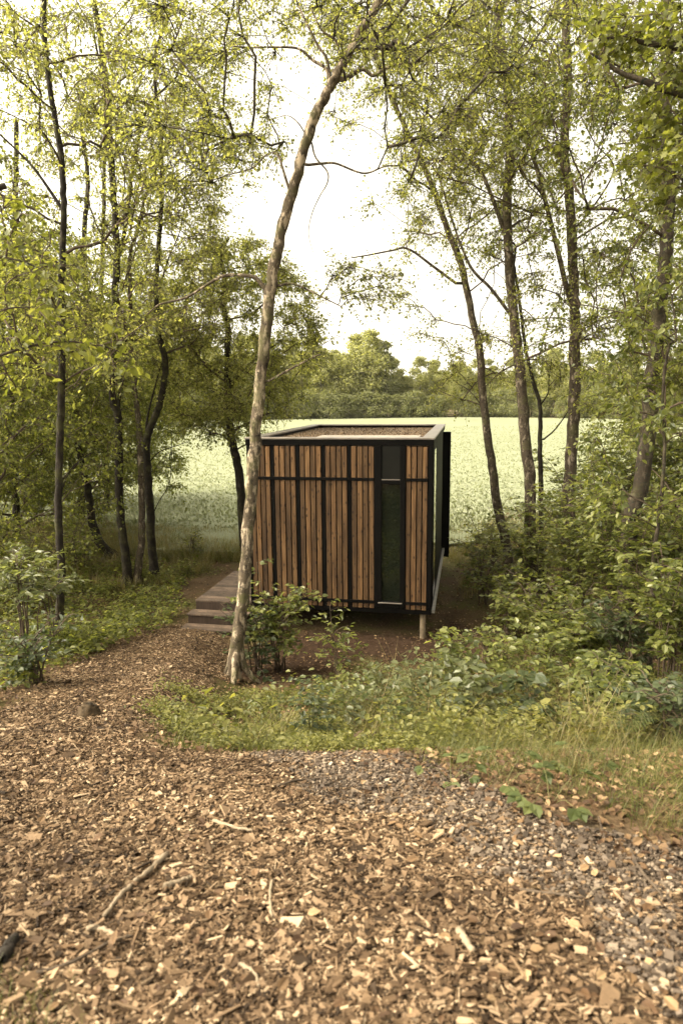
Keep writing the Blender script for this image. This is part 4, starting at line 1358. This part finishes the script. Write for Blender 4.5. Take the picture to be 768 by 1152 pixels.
for bx_, Y, h, rad, st, sz, lf, lab in SH:
    shrub('shrub', lab, bx_, Y, h, rad, st, sz, lf, GS, per=15)
GT = 'shrubs under the trees on the left'
for bx_, Y, h, rad, st, sz, lf, lab in ((18, 8.3, 1.35, .6, 8, .125, 'pale_leaf', 'shrub with big pale drooping leaves at the left edge'), (50, 9.0, 1.3, .5, 5, .12, 'pale_leaf', 'pale leaved shrub leaning against the slim dark tree'),
                                        (22, 6.6, .75, .45, 9, .075, 'nettle_leaf', 'dark low bush in the lower left corner of the wood'), (20, 12.0, 1.6, .9, 10, .08, 'dark_leaf', 'dark shrub behind the pale leaved shrubs on the left'),
                                        (85, 14.5, 1.2, .9, 8, .08, 'dark_leaf', 'shrub below the dead leaning trunk'), (40, 18.0, 2.6, 1.3, 12, .085, 'dark_leaf', 'high dark shrub far back on the left'),
                                        (-30, 15.0, 2.8, 1.2, 12, .085, 'dark_leaf', 'tall dark shrub at the left edge of the wood'), (110, 20.0, 1.9, 1.2, 10, .085, 'dark_leaf', 'shrub at the back of the wood left of the field'),
                                        (215, 16.6, .8, .8, 6, .07, 'cover_leaf', 'low bright bush at the field edge left of the steps')):
    shrub('shrub', lab, bx_, Y, h, rad, st, sz, lf, GT, per=11, flat=.3, from_=.55 if lf == 'pale_leaf' else .2, leaf_w=.55 if lf == 'pale_leaf' else 1.0)
shrub('dark_weed', 'dark leaved weed standing tall in the middle of the green bank', 346, 5.75, .62, .10, 4, .062, 'nettle_leaf', cat='weed', per=18, r=.005, from_=.05, bark='green_stem')
GY_ = 'young saplings on the bank'
for bx_, Y, h, rad, st, sz, lf, lab in ((503, 7.0, .66, .30, 4, .105, 'pale_leaf', 'pale broad leaved sapling standing on the bank right of centre'), (430, 6.9, .55, .22, 4, .07, 'pale_leaf', 'small pale seedling on the bank below the cabin corner'),
                                        (545, 5.9, .55, .22, 3, .12, 'pale_leaf', 'seedling with large pale leaves among the dry grass'), (612, 5.6, .5, .22, 3, .12, 'nettle_leaf', 'low plant with large dull green leaves in the grass'),
                                        (400, 6.1, .42, .25, 5, .07, 'pale_leaf', 'clump of pale leaves in the middle of the bank'), (660, 6.6, .6, .3, 5, .08, 'shrub_leaf', 'small green sapling in the dry grass on the right'),
                                        (470, 6.4, .6, .25, 4, .08, 'pale_leaf', 'pale weed just left of the tall broad leaved sapling'), (520, 7.4, .75, .3, 5, .09, 'shrub_leaf', 'green weed behind the tall broad leaved sapling'),
                                        (585, 7.0, .7, .3, 5, .085, 'shrub_leaf', 'leafy weed in front of the broad low shrub'), (628, 7.6, .8, .35, 6, .09, 'shrub_leaf', 'leafy weed under the bushy shrub of the thicket'),
                                        (452, 5.5, .4, .2, 4, .06, 'fern_leaf', 'small dark green weed at the left end of the lip grass'), (695, 5.6, .55, .25, 5, .08, 'shrub_leaf', 'weed in the grass left of the big fern'),
                                        (370, 6.8, .45, .25, 4, .07, 'shrub_leaf', 'little weed behind the dark leaved weed on the bank'), (300, 6.6, .35, .2, 4, .06, 'shrub_leaf', 'little weed at the back of the green carpet near the birch')):
    shrub('sapling', lab, bx_, Y, h * 1.35, rad * 1.2, st + 1, sz * .92, lf, GY_, 'sapling', per=10, r=.006, bark='green_stem', from_=.35)
GBM = 'bramble seedlings at the gravel edge'
for px_, py_, s, lab in ((507, 882, .9, 'bramble seedling leftmost on the gravel edge'), (566, 884, 1.1, 'bramble seedling between two others on the litter edge'), (618, 908, 1.25, 'largest bramble seedling standing out on the gravel'), (648, 868, 1.0, 'bramble seedling under the grass at the right')):
    G = ground_at(px_, py_)
    fx_ = 384 + (G[0] / G[1]) * 768 * 1.0
    o = G
    root = thing('bramble_seedling', lab, 'plant', o, 0, GBM)
    ns_ = 5
    pa, ra_, lc, ld = [], [], [], []
    for s_i in range(ns_):
        a = s_i * 1.256 + RNG.random()
        L_ = .14 * s * RNG.uniform(.7, 1.3)
        e = o + np.array([math.cos(a) * L_, math.sin(a) * L_, L_ * .55])
        P = spline([o + [0, 0, -.01], (o + e) / 2 + [0, 0, .04], e], 6)
        pa.append(P)
        ra_.append(np.linspace(.0025, .0012, 6))
        for dd in (-.9, 0, .9):
            lc.append(e)
            ld.append([math.cos(a + dd), math.sin(a + dd), -.15])
    V, Q, T = tubes(pa, ra_, 5)
    mesh('stems', V, [Q, T], M['green_stem'], root, o, True)
    V, Fs = leaves(np.array(lc), np.array(ld), np.array([0, 0, 1.]) + RNG.normal(0, .15, (len(lc), 3)), .062 * s * RNG.uniform(.8, 1.2, len(lc)), LEAF6, 1.15)
    mesh('leaves', V, Fs, M['fern_leaf'], root, o)


def fern(label, bx_, Y, L_, nf):
    x_ = at(bx_, 576, Y)[0]
    o = np.array([x_, Y, float(H(x_, Y))])
    root = thing('fern', label, 'fern', o, 0, 'ferns on the right bank')
    for f in range(nf):
        a = f * 6.283 / nf + RNG.normal(0, .25)
        L1 = L_ * RNG.uniform(.7, 1.1)
        d = np.array([math.cos(a), math.sin(a), 0])
        S = spline([o, o + d * L1 * .28 + [0, 0, L1 * .55], o + d * L1 * .68 + [0, 0, L1 * .72], o + d * L1 + [0, 0, L1 * .52]], 26)
        tg = unit(np.gradient(S, axis=0))
        sd = np.cross(d, [0, 0, 1.])
        lc, ld, ls, nn = [], [], [], []
        for i in range(4, 26):
            w_ = L1 * .30 * math.sin(math.pi * min(1, (1.06 - i / 25) * .95 + .05)) ** .8
            for s in (-1, 1):
                pd = unit(s * sd + tg[i] * .35 + [0, 0, -.12])
                lc.append(S[i])                          # one pinna, with side lobes towards its base
                ld.append(pd)
                ls.append(w_)
                nn.append(np.cross(tg[i], sd) * -1)
                for q in (.15, .35, .55):
                    for e_ in (-1, 1):
                        lc.append(S[i] + pd * w_ * q)
                        ld.append(pd * .75 + tg[i] * e_)
                        ls.append(w_ * .26 * (1.1 - q))
                        nn.append(np.cross(tg[i], sd) * -1)
        V, Q, T = tubes([S], [np.linspace(.004, .001, 26)], 5)
        V2, F2 = leaves(np.array(lc), np.array(ld), np.array(nn) * np.sign(np.array(nn)[:, 2:3] + 1e-6) + RNG.normal(0, .15, (len(nn), 3)), np.array(ls), LEAF4, .42)
        V, Fs = join([(V, [Q, T]), (V2, F2)])
        mesh('frond', V, Fs, M['fern_leaf'], root, o)


fern('big fern at the right edge below the dark shrub', 748, 6.2, .75, 10)
fern('fern in the grass at the lower right edge of the bank', 775, 5.0, .6, 9)
fern('fern left of the pale sapling at the right', 704, 7.0, .6, 8)
fern('small fern on the bank in front of the cabin window', 432, 7.4, .45, 6)

# ------------------------------------------------------------------ loose wood on the ground
GST = 'sticks lying on the wood chips'


def stick(pts, r, lab, mat='pale_twig', lift=.012, name='stick'):
    P = np.array([ground_at(*p) for p in pts])
    S = spline(P, 6 * len(P))
    S[:, 2] = H(S[:, 0], S[:, 1]) + lift + r * .6
    S += RNG.normal(0, r * .18, S.shape)
    rr = r * (1 - .35 * np.linspace(0, 1, len(S))) * (1 + .18 * (RNG.random(len(S)) - .5))
    o = S[0].copy()
    V, Q, T = tubes([S], [rr], 8, .25)
    tag(mesh(name, V, [Q, T], M[mat], None, o, True), lab, 'stick', GST)


stick([(188, 966), (165, 988), (140, 1014), (118, 1036)], .011, 'longest pale stick lying slanted on the chips at lower left')
stick([(186, 1002), (202, 998), (216, 994)], .012, 'short broad pale bark piece right of the longest stick')
stick([(240, 928), (262, 936), (285, 942)], .009, 'pale curved stick in the middle of the chips')
stick([(40, 1108), (80, 1092), (125, 1072), (150, 1060)], .006, 'thin dark twig near the lower left corner', 'twig')
stick([(516, 1058), (532, 1078)], .014, 'thick short wood piece in the lower middle chips')
stick([(672, 925), (680, 950), (682, 972)], .005, 'thin dark twig upright in the right gravel', 'twig')
stick([(706, 958), (718, 985), (738, 1010), (745, 1018)], .007, 'dark bent twig at the right edge of the gravel', 'twig')
stick([(584, 1010), (620, 1012), (654, 1018)], .006, 'dark straight twig across the middle right chips', 'twig')
stick([(428, 846), (440, 858), (446, 868)], .008, 'dark stick end poking from the bank edge', 'twig')
stick([(416, 876), (432, 870), (448, 866)], .005, 'thin twig at the top of the gravel', 'twig')
stick([(440, 902), (470, 898), (500, 908)], .005, 'thin twig lying across the gravel', 'twig')
stick([(312, 888), (345, 880), (390, 876)], .007, 'brown twig along the upper edge of the gravel', 'twig')
stick([(100, 1050), (115, 1056), (130, 1058)], .010, 'pale chunk of bark at the end of the longest stick')
stick([(660, 1015), (672, 1008), (690, 1002)], .006, 'thin pale twig beside the bent dark twig')
stick([(2, 1092), (12, 1076), (20, 1064)], .022, 'thick dark log end at the lower left edge', 'shade_dark_bark', .01)
stick([(306, 1000), (304, 1020), (306, 1040)], .006, 'slender pale twig upright in the middle chips')
stick([(270, 1090), (286, 1102), (292, 1118)], .007, 'bent pale twig at the lower middle')
st_ = ground_at(100, 806)
V, Q, T = tubes([[st_ + [0, 0, -.05], st_ + [.0, 0, .02], st_ + [.005, .01, .06], st_ + [.01, .01, .085], st_ + [.01, .012, .08]]], [np.array([.10, .08, .068, .062, .03])], 13, .5)
tag(mesh('stump', V, [Q, T], M['stump_wood'], None, st_, True), 'small rotten mossy stump in the wood chips on the left path', 'stump')
G = ground_at(408, 838)
P = np.array([G + [-.16, .05, -.05], G + [-.08, .0, .05], G + [.02, -.02, .08], G + [.12, .02, .04], G + [.2, .06, -.04]])
V, Q, T = tubes([spline(P, 14)], [np.linspace(.035, .06, 14)], 9, .5)
tag(mesh('root_clump', V, [Q, T], M['stump_wood'], None, G, True), 'brown rooty clump of turf at the lip of the bank', 'root')

# ------------------------------------------------------------------ the far edge of the field: trees, one by one
proto = {}
for key, leaf, hh, rr, n_ in (('round', 'far_leaf', 11.0, 3.6, 6500), ('tall', 'far_leaf', 13.0, 2.7, 5600), ('pine', 'far_dark_leaf', 12.0, 2.4, 4800), ('low', 'far_dark_leaf', 5.0, 3.2, 4200)):
    cc = []
    nb = 44
    base_h = .18 * hh if key != 'low' else .3
    for i in range(nb):
        f = RNG.random()
        z = base_h + (hh - base_h) * f
        R_ = rr * (math.sin(math.pi * (.18 + .74 * f)) ** .7 if key != 'pine' else (1.08 - f) ** .7)
        a, q = RNG.random() * 6.283, R_ * .85 * math.sqrt(RNG.uniform(.10, 1))
        cc.append((q * math.cos(a), q * math.sin(a), z, R_ * RNG.uniform(.30, .48) + .35))
    cc = np.array(cc)
    pick = RNG.integers(0, nb, n_)
    dv = unit(RNG.normal(0, 1, (n_, 3))) * (RNG.random((n_, 1)) ** .45)
    C = cc[pick, :3] + dv * cc[pick, 3:4] * np.array([1, 1, .75])
    V, Fs = leaves(C, RNG.normal(0, 1, (n_, 3)) + [0, 0, -.5], dv + RNG.normal(0, .5, (n_, 3)) + [0, 0, .5], RNG.uniform(.18, .42, n_), LEAF4, 1.2)
    S = spline([(0, 0, -.2), (RNG.normal(0, .1), 0, hh * .4), (RNG.normal(0, .25), 0, hh * .85)], 10)
    bp, br = grow([S], [np.linspace(.22, .05, 10)], cc[:, :3], .02, .1)
    vt = tubes([S] + bp, [np.linspace(.22, .05, 10)] + list(br), 6)
    root = thing('far_tree', '', 'tree', (0, 0, 0), 0, 'trees along the far edge of the field')
    t_ = mesh('trunk', vt[0], [vt[1], vt[2]], M['grey_bark'] if key != 'round' else M['birch_bark'], root, None, True)
    c_ = mesh('crown', V, Fs, M[leaf], root)
    proto[key] = (root, t_, c_)
LABF = {'round': 'broad pale green tree in the row beyond the field', 'tall': 'tall slim pale tree in the row beyond the field', 'pine': 'dark pointed tree in the row beyond the field', 'low': 'low dark bush under the trees beyond the field'}
used = set()


def far_tree(key, x, y, s, rz):
    r, t, c = proto[key]
    if key not in used:
        used.add(key)
        q = r
    else:
        q = r.copy()
        COL.objects.link(q)
        for ch in (t, c):
            e = ch.copy()
            COL.objects.link(e)
            e.parent = q
    q.location = (float(x), float(y), float(H(x, y)) - .05)
    q.scale = (s * RNG.uniform(.9, 1.15), s * RNG.uniform(.9, 1.15), s)
    q.rotation_euler = (0, 0, rz)
    q['label'] = LABF[key]


for i in range(84):
    x = -62 + i * 1.5 + RNG.normal(0, .6)
    far = float(np.interp(x, FX0, fy_far))
    key = ('round', 'tall', 'round', 'pine', 'tall')[RNG.integers(0, 5)]
    far_tree(key, x, far + 4 + RNG.uniform(0, 9), RNG.uniform(.85, 1.2) * (1 if x < 9 else .72), RNG.random() * 6.28)
    if i % 2 == 0:
        far_tree('low', x + RNG.normal(0, 1), far + 1.5 + RNG.uniform(0, 2), RNG.uniform(.6, 1.0), RNG.random() * 6.28)


for i in range(44):                                     # a second, taller rank behind
    x = -66 + i * 3.1 + RNG.normal(0, .8)
    far = float(np.interp(x, FX0, fy_far))
    far_tree(('round', 'tall', 'round', 'tall', 'pine')[RNG.integers(0, 5)], x, far + 17 + RNG.uniform(0, 7), RNG.uniform(.95, 1.22) * (1 if x < 9 else .75), RNG.random() * 6.28)

# ------------------------------------------------------------------ the air: a thin warm haze that pales the far trees
hz = MB().box(-1000, 1000, -260, 1000, -3.2, 34).build('haze', None)
hm = bpy.data.materials.new('haze')
hm.use_nodes = True
hm.node_tree.nodes.clear()
ho = hm.node_tree.nodes.new('ShaderNodeOutputMaterial')
hv = hm.node_tree.nodes.new('ShaderNodeVolumePrincipled')
hv.inputs['Color'].default_value = (1.0, 0.96, 0.86, 1)
hv.inputs['Density'].default_value = 0.00012
hv.inputs['Anisotropy'].default_value = 0.2
hm.node_tree.links.new(hv.outputs[0], ho.inputs['Volume'])
hz.data.materials.clear()
hz.data.materials.append(hm)
tag(hz, 'thin pale haze in the air over the field', 'haze', None, 'stuff')
